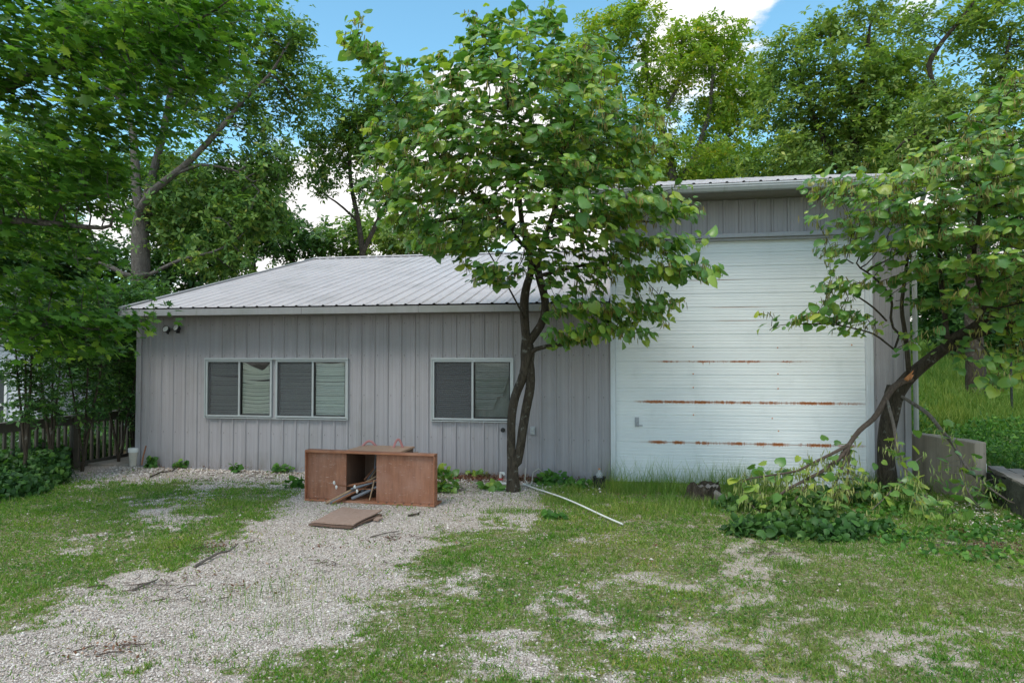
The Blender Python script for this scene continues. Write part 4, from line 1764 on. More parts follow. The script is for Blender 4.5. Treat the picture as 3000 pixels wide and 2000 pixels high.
# bucket at the left corner
pb_ = LW(S_L - .085, -.08, 0)
pb_ = P(394, 1200, 11.9)
pb_ = Vector((pb_.x, pb_.y, .02))
bk = empty('bucket', pb_, 'tall white plastic bucket at the left corner of the building', 'bucket')
mb = MB()
mb.lathe([(.0, 0), (.062, .0), (.082, .24), (.0, .24)], tuple(pb_), 20)
mb.build('body', simple('bucket_cream', (.58, .54, .46), .5, var=.1), bk, smooth=True)
mb = MB()
mb.lathe([(.082, .235), (.092, .235), (.092, .30), (.086, .308), (.0, .308)], tuple(pb_), 20)
mb.build('rim', M['white_paint'], bk, smooth=True)
mb = MB()
mb.tube([P(415, 1362, 11.55), P(420, 1335, 11.6), P(428, 1305, 11.62)], .012, 6)
o = mb.build('iron_rod', M['rust'])
tag(o, 'thin brown rod leaning on the wall beside the white bucket', 'rod')

# concrete pad at the left corner
M['concrete'] = simple('concrete', (.30, .27, .235), .9, var=.2, scale=2.5, bump=.3, bdist=.01)
M['concrete_mossy'] = siding_mat('concrete_mossy', (.34, .285, .22), .2, (.15, .135, .08), dirtk=.6, rough=.92)
mb = MB()
p = [G(236, 1364), G(404, 1367), G(404, 1338), G(350, 1342)]
p[2], p[3] = Vector((-6.66, 13.6, 0)), Vector((-7.55, 13.2, 0))
mb.hexa([(k.x, k.y, -.1) for k in p] + [(k.x, k.y, .045) for k in p])
o = mb.build('concrete_pad', M['concrete'], None, bevel=.008)
tag(o, 'low grey concrete slab left of the building corner', kind='structure')

# concrete wing wall at the right
w0, w1 = Vector((5.72, 10.25, 0)), P(2858, 1400, 9.0)
w1.z = 0
d = (w1 - w0).normalized()
nn = Vector((-d.y, d.x, 0))
if nn.x < 0:
    nn = -nn
mb = MB()
th = .2
pts = []
n_ = 10
g = []
for i in range(n_ + 1):
    q = w0.lerp(w1, i / n_)
    top = .80 - .03 * i / n_ + .006 * math.sin(i * 1.7)
    wob = .004 * math.sin(i * 2.3)
    for off in (0, th):
        for z in (-.2, top):
            k = q + nn * off
            mb.v.append((k.x + wob, k.y, z + (.005 if off else 0)))
for i in range(n_):
    b = i * 4
    for a_, c_ in ((0, 1), (1, 3), (3, 2)):
        mb.f.append((b + a_, b + c_, b + 4 + c_, b + 4 + a_))
        mb.m.append(0)
mb.f += [(0, 2, 3, 1), (n_ * 4, n_ * 4 + 1, n_ * 4 + 3, n_ * 4 + 2)]
mb.m += [0, 0]
o = mb.build('concrete_wall', M['concrete_mossy'], None, bevel=.012)
tag(o, 'short stained concrete wing wall behind the right tree', 'wall')

# weathered timbers beyond it
M['old_wood'] = simple('old_wood', (.19, .17, .15), .9, var=.4, scale=6, stretch=(1, .12, 1), bump=.6, bdist=.02)
M['mossy_black'] = simple('mossy_black', (.055, .06, .045), .95, var=.6, scale=7, bump=.9, bdist=.04)
a, b = P(2888, 1300, 9.2), P(2990, 1300, 8.0)
a.z = b.z = 0
tb = empty('timber_stack', a, 'dark mossy stack of old timber at the right edge beside the concrete wall', 'timber')
d = (b - a).normalized()
b = a + d * 2.6
nn = Vector((-d.y, d.x, 0))
if nn.x < 0:
    nn = -nn


def beam(mb, a, b, wd, z0, z1, off=0.0, jag=.012, seed=0):
    r = random.Random(seed)
    n = 16
    base = len(mb.v)
    for i in range(n + 1):
        q = a.lerp(b, i / n) + nn * off
        for o_, z in ((0, z0), (0, z1), (wd, z1), (wd, z0)):
            k = q + nn * (o_ + r.uniform(-jag, jag))
            mb.v.append((k.x, k.y, z + r.uniform(-jag, jag)))
    for i in range(n):
        for k in range(4):
            mb.f.append((base + i * 4 + k, base + i * 4 + (k + 1) % 4, base + i * 4 + 4 + (k + 1) % 4, base + i * 4 + 4 + k))
            mb.m.append(0)
    mb.f += [(base + 3, base + 2, base + 1, base), (base + n * 4, base + n * 4 + 1, base + n * 4 + 2, base + n * 4 + 3)]
    mb.m += [0, 0]


mb = MB()
beam(mb, a, b, .9, -.1, .375, 0, .03, 2)
mb.build('log', M['mossy_black'], tb)
for k in range(4):
    mb = MB()
    beam(mb, a + d * (.02 * k), b, .18, .385, .43 - .01 * k, .01 + k * .2, .013, 5 + k)
    mb.build('plank', M['old_wood'], tb)
cbx = P(2873, 1385, 9.5)
cbx.z = 0
cb = empty('plastic_jug', cbx, 'pale blue-white plastic jug between the concrete wall and the timber', 'jug')
mb = MB()
mb.lathe([(0, .24), (.05, .24), (.07, .25), (.072, .42), (.05, .46), (.02, .475), (.02, .5), (0, .5)], tuple(cbx), 14)
mb.build('body', M['white_paint'], cb, smooth=True)
mb = MB()
mb.box(cbx.x - .09, cbx.x + .09, cbx.y - .09, cbx.y + .09, -.05, .239)
o = mb.build('stone_block', M['mossy_black'], None, bevel=.02)
tag(o, 'mossy dark block under the pale jug', 'stone')

# fence post far right
pp_ = G(2965, 1262)
pp_ = P(2965, 1262, 15.5)
pz = HT(pp_.x, 15.5)
mb = MB()
mb.box(pp_.x - .02, pp_.x + .02, 15.48, 15.49, pz - .1, 2.02)
mb.box(pp_.x - .004, pp_.x + .004, 15.4905, 15.53, pz - .1, 2.02)
for z in np.arange(pz + .1, 1.98, .1):
    mb.box(pp_.x - .007, pp_.x + .007, 15.468, 15.4795, z, z + .03)
o = mb.build('fence_post', simple('post_black', (.02, .025, .022), .6, var=.3))
tag(o, 'single dark steel fence post standing in the meadow at right', 'post')

# ------------------------------------------------------------------ stump
ps = G(2075, 1466)
st = empty('tree_stump', ps, 'low rotten tree stump in the grass before the garage door', 'stump')
mb = MB()
r = random.Random(4)
n = 26
rings = [(-.05, 1.25), (.02, 1.15), (.08, 1.0), (.15, .95), (.19, .9)]
for zi, (z, sc) in enumerate(rings):
    for k in range(n):
        t = 2 * math.pi * k / n
        rad = .21 * sc * (1 + .16 * math.sin(3 * t + 1) + .08 * math.sin(7 * t) + r.uniform(-.05, .05))
        mb.v.append((ps.x - .04 + rad * math.cos(t), ps.y + .1 + rad * .8 * math.sin(t), z + (r.uniform(-.035, .04) + .03 * math.sin(2 * t) if zi > 2 else 0)))
for zi in range(len(rings) - 1):
    for k in range(n):
        a_, b_ = zi * n + k, zi * n + (k + 1) % n
        mb.f.append((a_, b_, b_ + n, a_ + n))
        mb.m.append(0)
mb.build('bark', M['bark_dark'], st)
mb = MB()
c0 = len(rings)
mb.v.append((ps.x - .04, ps.y + .1, .13))
for k in range(n):
    t = 2 * math.pi * k / n
    rad = .185 * (1 + .16 * math.sin(3 * t + 1) + .08 * math.sin(7 * t))
    mb.v.append((ps.x - .04 + rad * math.cos(t), ps.y + .1 + rad * .8 * math.sin(t), .165 + r.uniform(-.03, .03)))
for k in range(n):
    mb.f.append((0, 1 + k, 1 + (k + 1) % n))
    mb.m.append(0)
mb.build('cut_face', M['old_wood'], st)
mb = MB()
mb.hexa([Vector(p_) + ps for p_ in ((.06, -.08, -.02), (.30, -.16, -.02), (.33, -.08, -.02), (.12, .02, -.02), (.05, -.06, .13), (.24, -.14, .03), (.26, -.08, .04), (.1, .0, .15))])
mb.build('split_slab', M['old_wood'], st, bevel=.008)

# ------------------------------------------------------------------ railing left
M['rail_wood'] = simple('rail_wood', (.085, .078, .062), .85, var=.3, scale=5, stretch=(1, 1, .2), bump=.4)
ra, rb = Vector((-7.10, 13.4, 0)), Vector((-7.95, 9.9, 0))
rb = ra + (rb - ra) * 1.75
rail = empty('wooden_railing', ra, 'grey weathered deck railing behind the saplings at left', 'railing')
d = (rb - ra)
L = d.length
d.normalize()
nv = Vector((-d.y, d.x, 0))


def rz_(t):      # the ramp falls slowly towards us
    return .93 - .012 * t


def obox(mb, t0, t1, w0, w1, z00, z01, z10, z11):
    a0, a1 = ra + d * t0, ra + d * t1
    mb.hexa([tuple(a0 + nv * w0)[:2] + (z00,), tuple(a0 + nv * w1)[:2] + (z00,), tuple(a1 + nv * w1)[:2] + (z10,), tuple(a1 + nv * w0)[:2] + (z10,),
             tuple(a0 + nv * w0)[:2] + (z01,), tuple(a0 + nv * w1)[:2] + (z01,), tuple(a1 + nv * w1)[:2] + (z11,), tuple(a1 + nv * w0)[:2] + (z11,)])


mb = MB()
obox(mb, 0, L, -.07, .07, rz_(0) - .035, rz_(0), rz_(L) - .035, rz_(L))
mb.build('top_rail', M['rail_wood'], rail)
mb = MB()
obox(mb, 0, L, -.02, .018, rz_(0) - .16, rz_(0) - .04, rz_(L) - .16, rz_(L) - .04)
mb.build('rail', M['rail_wood'], rail)
mb = MB()
obox(mb, 0, L, -.02, .018, .02, .11, -.06, .03)
mb.build('rail', M['rail_wood'], rail)
t0 = 0.05
k = 0
while t0 < L - .1:
    mb = MB()
    if k % 12 == 0:
        obox(mb, t0, t0 + .09, -.0455, .0455, -.6, rz_(t0) - .036, -.6, rz_(t0) - .036)
        mb.build('post', M['rail_wood'], rail)
    else:
        obox(mb, t0 + .02, t0 + .06, -.06, -.0205, .0, rz_(t0) - .05, .0, rz_(t0) - .05)
        mb.build('picket', M['rail_wood'], rail)
    t0 += .135
    k += 1

# ------------------------------------------------------------------ white house far left
M['lap_siding'] = simple('lap_siding', (.55, .57, .60), .5, var=.05, bump=.03)
M['house_roof'] = simple('house_roof', (.10, .10, .10), .9, var=.3, scale=20)
hp = P(112, 1200, 18.5)
hx1 = hp.x
house = empty('white_house', (hx1 - 4, 18.5, -.6), 'white lap-sided house with a window, glimpsed through the leaves at far left', 'house')
hz0 = HT(hx1 - 1, 18.5) - .5
mb = MB()
z = hz0
wz0, wz1 = CAMZ + (HZ - 1240) / F * 18.5 - .35, 1.5
wx0, wx1 = P(-60, 0, 18.5).x, P(38, 0, 18.5).x
while z < 2.6:
    for xa, xb in (((hx1 - 8, wx0), (wx1, hx1)) if (z + .12 > wz0 and z < wz1) else ((hx1 - 8, hx1),)):
        mb.add([(xa, 18.5 - .018, z), (xb, 18.5 - .018, z), (xb, 18.5, z + .12), (xa, 18.5, z + .12), (xa, 18.5, z), (xb, 18.5, z)], [(0, 1, 2, 3), (0, 4, 5, 1)])
    z += .12
mb.box(hx1 - 8, hx1 - .001, 18.502, 25, hz0, 2.6)
mb.build('wall', M['lap_siding'], house)
mb = MB()
mb.box(wx0, wx1, 18.44, 18.5, wz1 - .02, wz1 + .07)
mb.box(wx1, wx1 + .07, 18.45, 18.5, wz0, wz1)
mb.box(wx0 - .07, wx0, 18.45, 18.5, wz0, wz1)
mb.box(wx0, wx1, 18.44, 18.5, wz0 - .07, wz0)
mb.box(wx0, wx1, 18.46, 18.5, (wz0 + wz1) / 2 - .03, (wz0 + wz1) / 2 + .03)
w_ = mb.build('window', M['white_paint'], house)
mb = MB()
mb.add([(wx0, 18.497, wz0), (wx1, 18.497, wz0), (wx1, 18.497, wz1), (wx0, 18.497, wz1)], [(0, 1, 2, 3)])
mb.build('pane', simple('house_glass', (.05, .06, .065), .1, var=.1, bump=0), w_, local=False)
mb = MB()
mb.hexa([(hx1 - 8.3, 18.1, 2.55), (hx1 + .3, 18.1, 2.55), (hx1 + .3, 21.8, 4.1), (hx1 - 8.3, 21.8, 4.1), (hx1 - 8.3, 18.1, 2.7), (hx1 + .3, 18.1, 2.7), (hx1 + .3, 21.8, 4.25), (hx1 - 8.3, 21.8, 4.25)])
mb.hexa([(hx1 - 8.3, 21.81, 4.1), (hx1 + .3, 21.81, 4.1), (hx1 + .3, 25.4, 2.55), (hx1 - 8.3, 25.4, 2.55), (hx1 - 8.3, 21.81, 4.25), (hx1 + .3, 21.81, 4.25), (hx1 + .3, 25.4, 2.7), (hx1 - 8.3, 25.4, 2.7)])
mb.build('roof', M['house_roof'], house)
# @@TREES@@
# ------------------------------------------------------------------ redbud in front of the building
def PT(lst, Y):
    """px,py[,Y] -> points"""
    return [P(a[0], a[1], a[2] if len(a) > 2 else Y) for a in lst]


base = G(1502, 1437)
sk = [
    ('r', [base + Vector((0, 0, -.08))] + PT([(1502, 1402), (1500, 1360), (1497, 1324), (1498, 1258), (1502, 1201), (1511, 1161), (1528, 1115), (1543, 1077), (1545, 1040), (1545, 1010)], 9.7),
     [.115, .088, .078, .062, .060, .062, .064, .066, .085, .098, .09]),
    ('r2', PT([(1500, 1360), (1517, 1350), (1523, 1316), (1530, 1258), (1540, 1201), (1549, 1158), (1555, 1115), (1556, 1083), (1550, 1050)], 9.7),
     [.05, .07, .066, .068, .068, .07, .068, .062, .06]),
    ('l', PT([(1545, 1010), (1539, 973), (1536, 915), (1536, 872), (1545, 829), (1558, 795), (1552, 740, 9.6), (1530, 670, 9.4), (1520, 560, 9.1), (1500, 430, 8.8), (1490, 300, 8.6)], 9.7),
     [.07, .062, .06, .06, .056, .052, .045, .038, .03, .022, .014]),
    ('m', PT([(1545, 1010), (1565, 981), (1585, 955), (1597, 924), (1598, 886), (1590, 843), (1576, 809), (1575, 760), (1600, 690, 9.5), (1630, 600, 9.2), (1650, 480, 8.9), (1655, 330, 8.6)], 9.7),
     [.07, .062, .06, .062, .06, .06, .058, .052, .045, .036, .026, .014]),
    ('s', PT([(1548, 1040), (1570, 1022), (1600, 1013), (1680, 1006), (1740, 985), (1800, 962), (1860, 945)], 9.6), [.04, .034, .03, .029, .026, .02, .014]),
    ('a', PT([(1552, 740), (1480, 660), (1380, 560), (1270, 440), (1180, 330), (1120, 230), (1060, 130)], 8.9), [.03, .028, .024, .018, .014, .010, .007]),
    ('b', PT([(1600, 690), (1700, 650), (1800, 640), (1900, 650)], 9.2), [.03, .025, .02, .012]),
    ('d', PT([(1576, 809), (1650, 790), (1740, 770), (1850, 790), (1960, 780)], 9.3), [.03, .024, .02, .015, .01]),
    ('e', PT([(1536, 930), (1505, 870), (1478, 820), (1450, 770), (1420, 720)], 9.5), [.014, .013, .012, .010, .008]),
    ('f', PT([(1530, 670), (1430, 640), (1330, 640), (1230, 660)], 9.0), [.024, .02, .016, .01]),
]
bl = [BL(1500, 330, 8.5, 260, 200, 1.5, 190), BL(1250, 300, 8.3, 150, 110, 1.0, 75), BL(1130, 250, 8.2, 80, 60, .4, 22), BL(1035, 110, 8.2, 45, 40, .2, 12), BL(1085, 175, 8.2, 40, 40, .2, 9),
      BL(1340, 500, 8.3, 220, 130, 1.3, 120), BL(1690, 400, 8.3, 220, 170, 1.4, 150), BL(1720, 230, 8.3, 130, 90, .9, 46), BL(1120, 420, 8.2, 60, 110, .6, 30), BL(1130, 560, 8.2, 60, 60, .5, 16), BL(1260, 690, 8.3, 90, 40, .6, 20), BL(1860, 420, 8.2, 110, 100, .8, 45), BL(1400, 120, 8.4, 80, 60, .5, 22), BL(1590, 90, 8.6, 75, 75, .5, 22), BL(1480, 40, 8.6, 50, 28, .3, 7),
      BL(1220, 590, 8.3, 120, 90, .9, 45), BL(1600, 610, 8.3, 280, 100, 1.4, 80), BL(1830, 620, 8.2, 180, 110, 1.0, 75), BL(2000, 760, 8.1, 90, 90, .6, 32), BL(2065, 800, 8.1, 45, 50, .3, 10),
      BL(1440, 800, 8.6, 90, 40, .6, 22), BL(1320, 740, 8.6, 90, 40, .5, 18), BL(1760, 930, 8.9, 160, 40, .6, 42), BL(1900, 920, 8.7, 80, 50, .5, 22), BL(1840, 1005, 8.7, 30, 20, .2, 5),
      BL(1850, 760, 8.6, 140, 60, .8, 24), BL(1080, 550, 8.2, 25, 22, .12, 4), BL(1600, 760, 8.7, 120, 30, .5, 8), BL(1620, 8, 8.6, 30, 25, .2, 6), BL(1980, 620, 8.2, 70, 70, .4, 16), BL(1930, 870, 8.6, 60, 40, .3, 9)]


def redbud(name, label, base, sk, bl, seed, size, per, centre, barkm, gap=.33, trunk_minr=0, pods=.4, step=.115, poscol='redbud_pod'):
    root, nodes, par, r, load, nfix, c = make_tree(name, label, base, sk, bl, M['redbud_leaf'], barkm, 'heart', step=step, size=size, per=per, spread=.09, maxload=4, am=3.9, layer=.36,
                                                   seed=seed, tip=.0045, droop=.55, out=.95, up=.7, centre=centre, rnd=.45, gap=gap, gs=1.6)
    rr = np.random.default_rng(seed + 77)
    ids = np.where(load <= 5)[0]
    ids = ids[ids > nfix]
    ids = ids[rr.uniform(0, 1, len(ids)) < pods]
    k = 7
    pos = np.repeat(nodes[ids], k, 0)
    pos = pos + rr.normal(size=pos.shape) * np.array([[.035, .035, .015]]) * 1.2
    tip = norm(rr.normal(size=pos.shape) * .22 + np.array([[0, 0, -1.0]]))
    nr = norm(rr.normal(size=pos.shape))
    V, Q = scatter(POD, pos, tip, nr, rr.uniform(.06, .11, len(pos)), rr.uniform(.07, .1, len(pos)))
    o = link_np('seed_pods', V, Q, M[poscol], root, origin=base)
    o['kind'] = 'stuff'
    return root, nodes, par, r, load, nfix


redbud('redbud_tree', 'heart-leaved tree with a forked twisted trunk standing before the right window', base, sk, bl, 3, .098, 4, P(1550, 620, 9.2), M['bark_dark'], pods=.42)

# ------------------------------------------------------------------ right redbud with the broken limb
base2 = G(2600, 1440)
sk2 = [
    ('r', [base2 + Vector((0, 0, -.1))] + PT([(2598, 1400, 9.55), (2593, 1330, 9.5), (2596, 1270, 9.5), (2606, 1223, 9.45), (2628, 1147, 9.4), (2663, 1102, 9.3), (2714, 1061, 9.2), (2778, 1013, 9.0), (2829, 985, 8.9), (2925, 957, 8.7), (3010, 945, 8.5), (3120, 900, 8.3)], 9.4),
     [.14, .12, .108, .102, .108, .10, .088, .08, .072, .064, .054, .046, .036]),
    ('u', PT([(2663, 1102), (2655, 1000), (2640, 900), (2655, 780), (2680, 640)], 9.1), [.035, .03, .026, .02, .012]),
    ('v', PT([(2778, 1013), (2768, 920), (2755, 800), (2750, 700), (2760, 560)], 8.8), [.035, .032, .028, .02, .012]),
    ('w', PT([(2829, 985), (2893, 925), (2990, 885), (3080, 800), (3150, 640), (3180, 450)], 8.7), [.06, .055, .05, .04, .03, .016]),
    ('x', PT([(2655, 1000), (2560, 900), (2500, 860)], 8.9), [.016, .014, .01]),
    ('y', PT([(2640, 900), (2560, 810), (2480, 760)], 8.8), [.015, .013, .008]),
    ('z', PT([(2640, 1040), (2560, 975), (2450, 950), (2330, 948), (2260, 955)], 8.7), [.014, .013, .011, .009, .005]),
    ('zz', PT([(2893, 925), (2850, 760), (2880, 560), (2920, 400), (2930, 300)], 8.3), [.03, .026, .02, .014, .008]),
]
bl2 = [BL(2720, 560, 8.0, 200, 90, 1.1, 100), BL(2900, 560, 7.9, 180, 130, 1.2, 110), BL(3100, 520, 7.8, 170, 170, 1.3, 90), BL(2430, 545, 8.0, 65, 60, .5, 26), BL(2530, 560, 8.0, 110, 70, .7, 42),
       BL(2620, 660, 8.0, 120, 70, .8, 42), BL(2850, 740, 8.0, 200, 110, 1.1, 95), BL(3080, 780, 7.9, 170, 140, 1.2, 70), BL(2480, 710, 8.2, 90, 28, .4, 18), BL(2900, 330, 8.0, 90, 80, .7, 24), BL(3010, 250, 8.0, 90, 80, .8, 22),
       BL(2460, 840, 8.3, 80, 40, .5, 14), BL(2430, 945, 8.5, 130, 24, .4, 20), BL(2260, 952, 8.6, 35, 14, .12, 5), BL(2800, 870, 8.4, 90, 50, .5, 12), BL(2960, 900, 8.2, 120, 60, .6, 22), BL(2380, 650, 8.0, 40, 20, .2, 5),
       BL(2960, 1080, 8.2, 110, 70, .4, 12), BL(2720, 930, 8.5, 50, 40, .4, 4), BL(2820, 470, 8.0, 120, 60, .8, 32), BL(2990, 420, 7.9, 100, 80, .8, 30)]
rt, nodes2, *_ = redbud('redbud_tree', 'heart-leaved tree leaning right with a freshly torn hanging limb', base2, sk2, bl2, 12, .094, 3, P(2850, 900, 9.3), M['bark_dark'], pods=.7)

# the torn limb is still attached: a part of the tree
att3 = [BL(2480, 1345, 8.9, 50, 30, .3, 8), BL(2400, 1380, 8.7, 90, 45, .4, 22), BL(2300, 1410, 8.6, 110, 45, .4, 26), BL(2190, 1410, 8.5, 60, 30, .3, 10), BL(2260, 1500, 8.2, 110, 60, .5, 34), BL(2400, 1480, 8.3, 120, 80, .5, 34),
        BL(2340, 1545, 8.0, 110, 30, .3, 18), BL(2500, 1420, 8.7, 60, 60, .4, 12)]
limb = [('L', PT([(2672, 1112, 9.2), (2642, 1116, 9.15), (2615, 1135, 9.12), (2597, 1157, 9.1), (2588, 1180, 9.1), (2578, 1200, 9.08), (2559, 1227, 9.05), (2518, 1259, 9.0), (2500, 1280, 8.95), (2489, 1301, 8.9)], 9), [.03, .042, .044, .042, .04, .04, .036, .032, .03, .03]),
        ('a', PT([(2489, 1301, 8.9), (2460, 1317, 8.85), (2403, 1345, 8.7), (2336, 1380, 8.6), (2250, 1393, 8.55), (2176, 1403, 8.5)], 8.7), [.024, .022, .018, .014, .011, .007]),
        ('b', PT([(2489, 1301, 8.9), (2467, 1336, 8.85), (2412, 1380, 8.7), (2350, 1410, 8.5), (2291, 1441, 8.4), (2260, 1480, 8.3), (2237, 1511, 8.2)], 8.6), [.03, .028, .024, .019, .016, .013, .009]),
        ('c', PT([(2350, 1410, 8.5), (2364, 1420, 8.5), (2323, 1473, 8.3), (2290, 1505, 8.2), (2262, 1533, 8.05)], 8.3), [.012, .015, .012, .010, .007]),
        ('d', PT([(2489, 1301, 8.9), (2470, 1365, 8.8), (2435, 1441, 8.6), (2409, 1486, 8.4), (2390, 1530, 8.2)], 8.6), [.02, .018, .015, .012, .008]),
        ('e', PT([(2489, 1301, 8.9), (2486, 1360, 8.85), (2482, 1419, 8.8), (2490, 1460, 8.7)], 8.6), [.014, .012, .010, .007])]
limb2 = [('R', PT([(2640, 1160, 9.3), (2680, 1185, 9.2), (2720, 1210, 9.1), (2758, 1262, 9.0), (2795, 1300, 8.9), (2815, 1345, 8.8), (2860, 1400, 8.6), (2915, 1440, 8.4), (2975, 1480, 8.2)], 9), [.02, .026, .026, .024, .024, .02, .017, .013, .008]),
         ('R2', PT([(2815, 1345, 8.8), (2820, 1400, 8.6), (2845, 1460, 8.4), (2870, 1490, 8.3)], 9), [.014, .012, .010, .006])]
limb3 = [('Q', PT([(2597, 1165, 9.1), (2606, 1200, 9.0), (2618, 1240, 8.95), (2625, 1300, 8.8), (2638, 1345, 8.7), (2652, 1372, 8.65), (2668, 1440, 8.4), (2700, 1510, 8.1), (2712, 1545, 7.95)], 9), [.02, .02, .021, .019, .018, .017, .014, .010, .006]),
         ('Q2', PT([(2652, 1372, 8.65), (2700, 1440, 8.4), (2740, 1490, 8.2), (2790, 1545, 7.95)], 9), [.013, .012, .010, .006]),
         ('Q3', PT([(2652, 1372, 8.65), (2690, 1345, 8.6), (2708, 1332, 8.6)], 9), [.008, .007, .004]),
         ('Q4', PT([(2640, 1400, 8.55), (2600, 1450, 8.4), (2555, 1492, 8.2)], 9), [.010, .009, .006])]
att_r = [BL(2760, 1270, 8.9, 60, 30, .3, 5), BL(2800, 1370, 8.7, 70, 40, .4, 9), BL(2900, 1440, 8.4, 100, 40, .4, 12)]
att_q = [BL(2620, 1330, 8.7, 25, 60, .3, 6), BL(2680, 1450, 8.3, 90, 70, .5, 16), BL(2780, 1500, 8.1, 60, 40, .3, 8)]
for nm, lb, sk_, at_, mt, per_, pk in (('broken_limb', 'torn limb hanging left down to the ground', limb, att3, 'twig_bark', 1, 1.6), ('drooping_branch', 'bare grey branch drooping to the right over the concrete wall', limb2, att_r, 'stick_grey', 1, .6), ('drooping_branch', 'thin branch drooping straight down before the trunk', limb3, att_q, 'stick_grey', 2, 1.2)):
    att = blob_points(at_, 5)
    att = att[att[:, 2] > .06]
    att = np.concatenate([att, att + np.array([[.05, .08, .04]])])
    nd, pa, fx, nf = colonize(sk_, att, .10, seed=4, trop=(0, 0, -.15))
    nd[:, 2] = np.maximum(nd[:, 2], .03)
    r_, kd, ld = radii(nd, pa, fx, nf, .0035)
    v, p = branch_mesh(nd, pa, r_)
    br = link_np(nm, v, p, M[mt], rt, origin=base2, smooth=True)
    br['label'] = lb
    rr = np.random.default_rng(31)
    pos = leaf_sites(nd, pa, ld, nf, 3, per_, .08, 3)
    pos[:, 2] = np.maximum(pos[:, 2], .05)
    t, n = drape(pos, P(2500, 1500, 9.3), rr, up=.9, out=.35, droop=.6, rnd=.45)
    V, Q = scatter(HEART, pos, t, n, .115 * rr.uniform(.6, 1.2, len(pos)))
    link_np('leaves', V, Q, M['redbud_leaf'], br)
    br_children_origin = base2
    bpy.context.view_layer.update()
    lv = br.children[0]
    lv.location = tuple(-Vector(base2))
    ids = np.arange(3, len(nd))
    ids = ids[(r_[ids] < .02) & (rr.uniform(0, 1, len(ids)) < pk * .55)]
    pos = np.repeat(nd[ids], 6, 0) + rr.normal(size=(len(ids) * 6, 3)) * .04
    pos[:, 2] = np.maximum(pos[:, 2], .07)
    tip = norm(rr.normal(size=pos.shape) * .25 + np.array([[0, 0, -1.0]]))
    V, Q = scatter(POD, pos, tip, norm(rr.normal(size=pos.shape)), rr.uniform(.07, .11, len(pos)), rr.uniform(.08, .12, len(pos)))
    sp_ = link_np('seed_pods', V, Q, M['fresh_pod'], br)
    sp_.location = tuple(-Vector(base2))
    sp_['kind'] = 'stuff'
mb = MB()
mb.tube([P(2676, 1098, 9.13), P(2664, 1106, 9.10), P(2652, 1112, 9.09)], [.006, .034, .012], 9)
mb.tube([P(2655, 1112, 9.08), P(2676, 1085, 9.1)], [.03, .004], 6)
mb.build('torn_wound', M['torn_wood'], rt, label='fresh orange wound where the limb tore')
mb = MB()
mb.tube([P(2604, 1175, 9.4), P(2603, 1150, 9.38), P(2607, 1128, 9.36)], [.06, .055, .04], 9)
mb.build('knot_stub', M['bark_dark'], rt)

# ------------------------------------------------------------------ near maple at the left
mb0 = Vector((-8.6, 7.4, HT(-8.6, 7.4)))
def W(x, y, z):
    return Vector((x, y, z))
skm = [
    ('r', [mb0 + Vector((0, 0, -.2)), W(-8.55, 7.4, 1.5), W(-8.4, 7.4, 3.2), W(-8.2, 7.4, 5.2), W(-7.9, 7.5, 7.5)], [.30, .24, .2, .16, .08]),
    ('a', [W(-8.4, 7.4, 3.2), W(-7.0, 7.5, 4.3), W(-5.2, 7.4, 5.0), W(-3.8, 7.3, 5.4)], [.12, .09, .06, .03]),
    ('b', [W(-8.45, 7.4, 2.6), W(-7.2, 7.6, 3.2), W(-5.6, 7.5, 3.4), W(-4.4, 7.5, 3.3)], [.09, .07, .04, .02]),
    ('c', [W(-8.5, 7.4, 2.0), W(-7.2, 7.6, 2.2), W(-6.0, 7.9, 2.3), W(-4.6, 8.1, 2.2)], [.06, .05, .03, .012]),
    ('d', [W(-8.2, 7.4, 5.2), W(-6.6, 7.0, 6.0), W(-4.8, 6.8, 6.3)], [.1, .07, .03]),
]
bm_ = [BL(120, 100, 7.2, 330, 200, 1.0, 170), BL(470, 60, 7.0, 260, 150, .9, 150), BL(700, 20, 7.0, 150, 80, .6, 50), BL(280, 320, 7.2, 250, 130, 1.0, 125), BL(60, 400, 7.2, 240, 170, 1.0, 110), BL(260, 480, 7.4, 110, 70, .7, 40),
       BL(120, 560, 7.4, 220, 90, .9, 75), BL(60, 700, 7.6, 170, 50, .7, 30), BL(540, 230, 7.0, 110, 90, .6, 32), BL(680, 170, 7.0, 60, 70, .4, 12),
       BL(110, 830, 7.9, 200, 80, .8, 64), BL(270, 920, 8.1, 110, 50, .6, 32), BL(420, 905, 8.2, 50, 28, .3, 12), BL(470, 945, 8.3, 16, 18, .1, 4), BL(80, 960, 8.0, 150, 60, .8, 36), BL(250, 1000, 8.3, 110, 40, .5, 16), BL(270, 760, 7.8, 50, 40, .4, 10),
       BL(-250, 300, 7.0, 250, 400, 1.4, 140), BL(780, 20, 7.2, 70, 30, .3, 10)]
make_tree('maple_tree', 'big dark green maple whose boughs fill the upper left of the yard', mb0, skm, bm_, M['maple_leaf'], M['bark_grey'], 'maple', step=.13, size=.098, per=8, spread=.115, maxload=5, am=4.2, layer=.40, seed=21,
          gap=.36, gs=1.4, droop=.45, out=.35, up=1.0, tip=.004, rnd=.35, trop=(0, 0, -.06), centre=(-8.4, 7.4, 4.5))

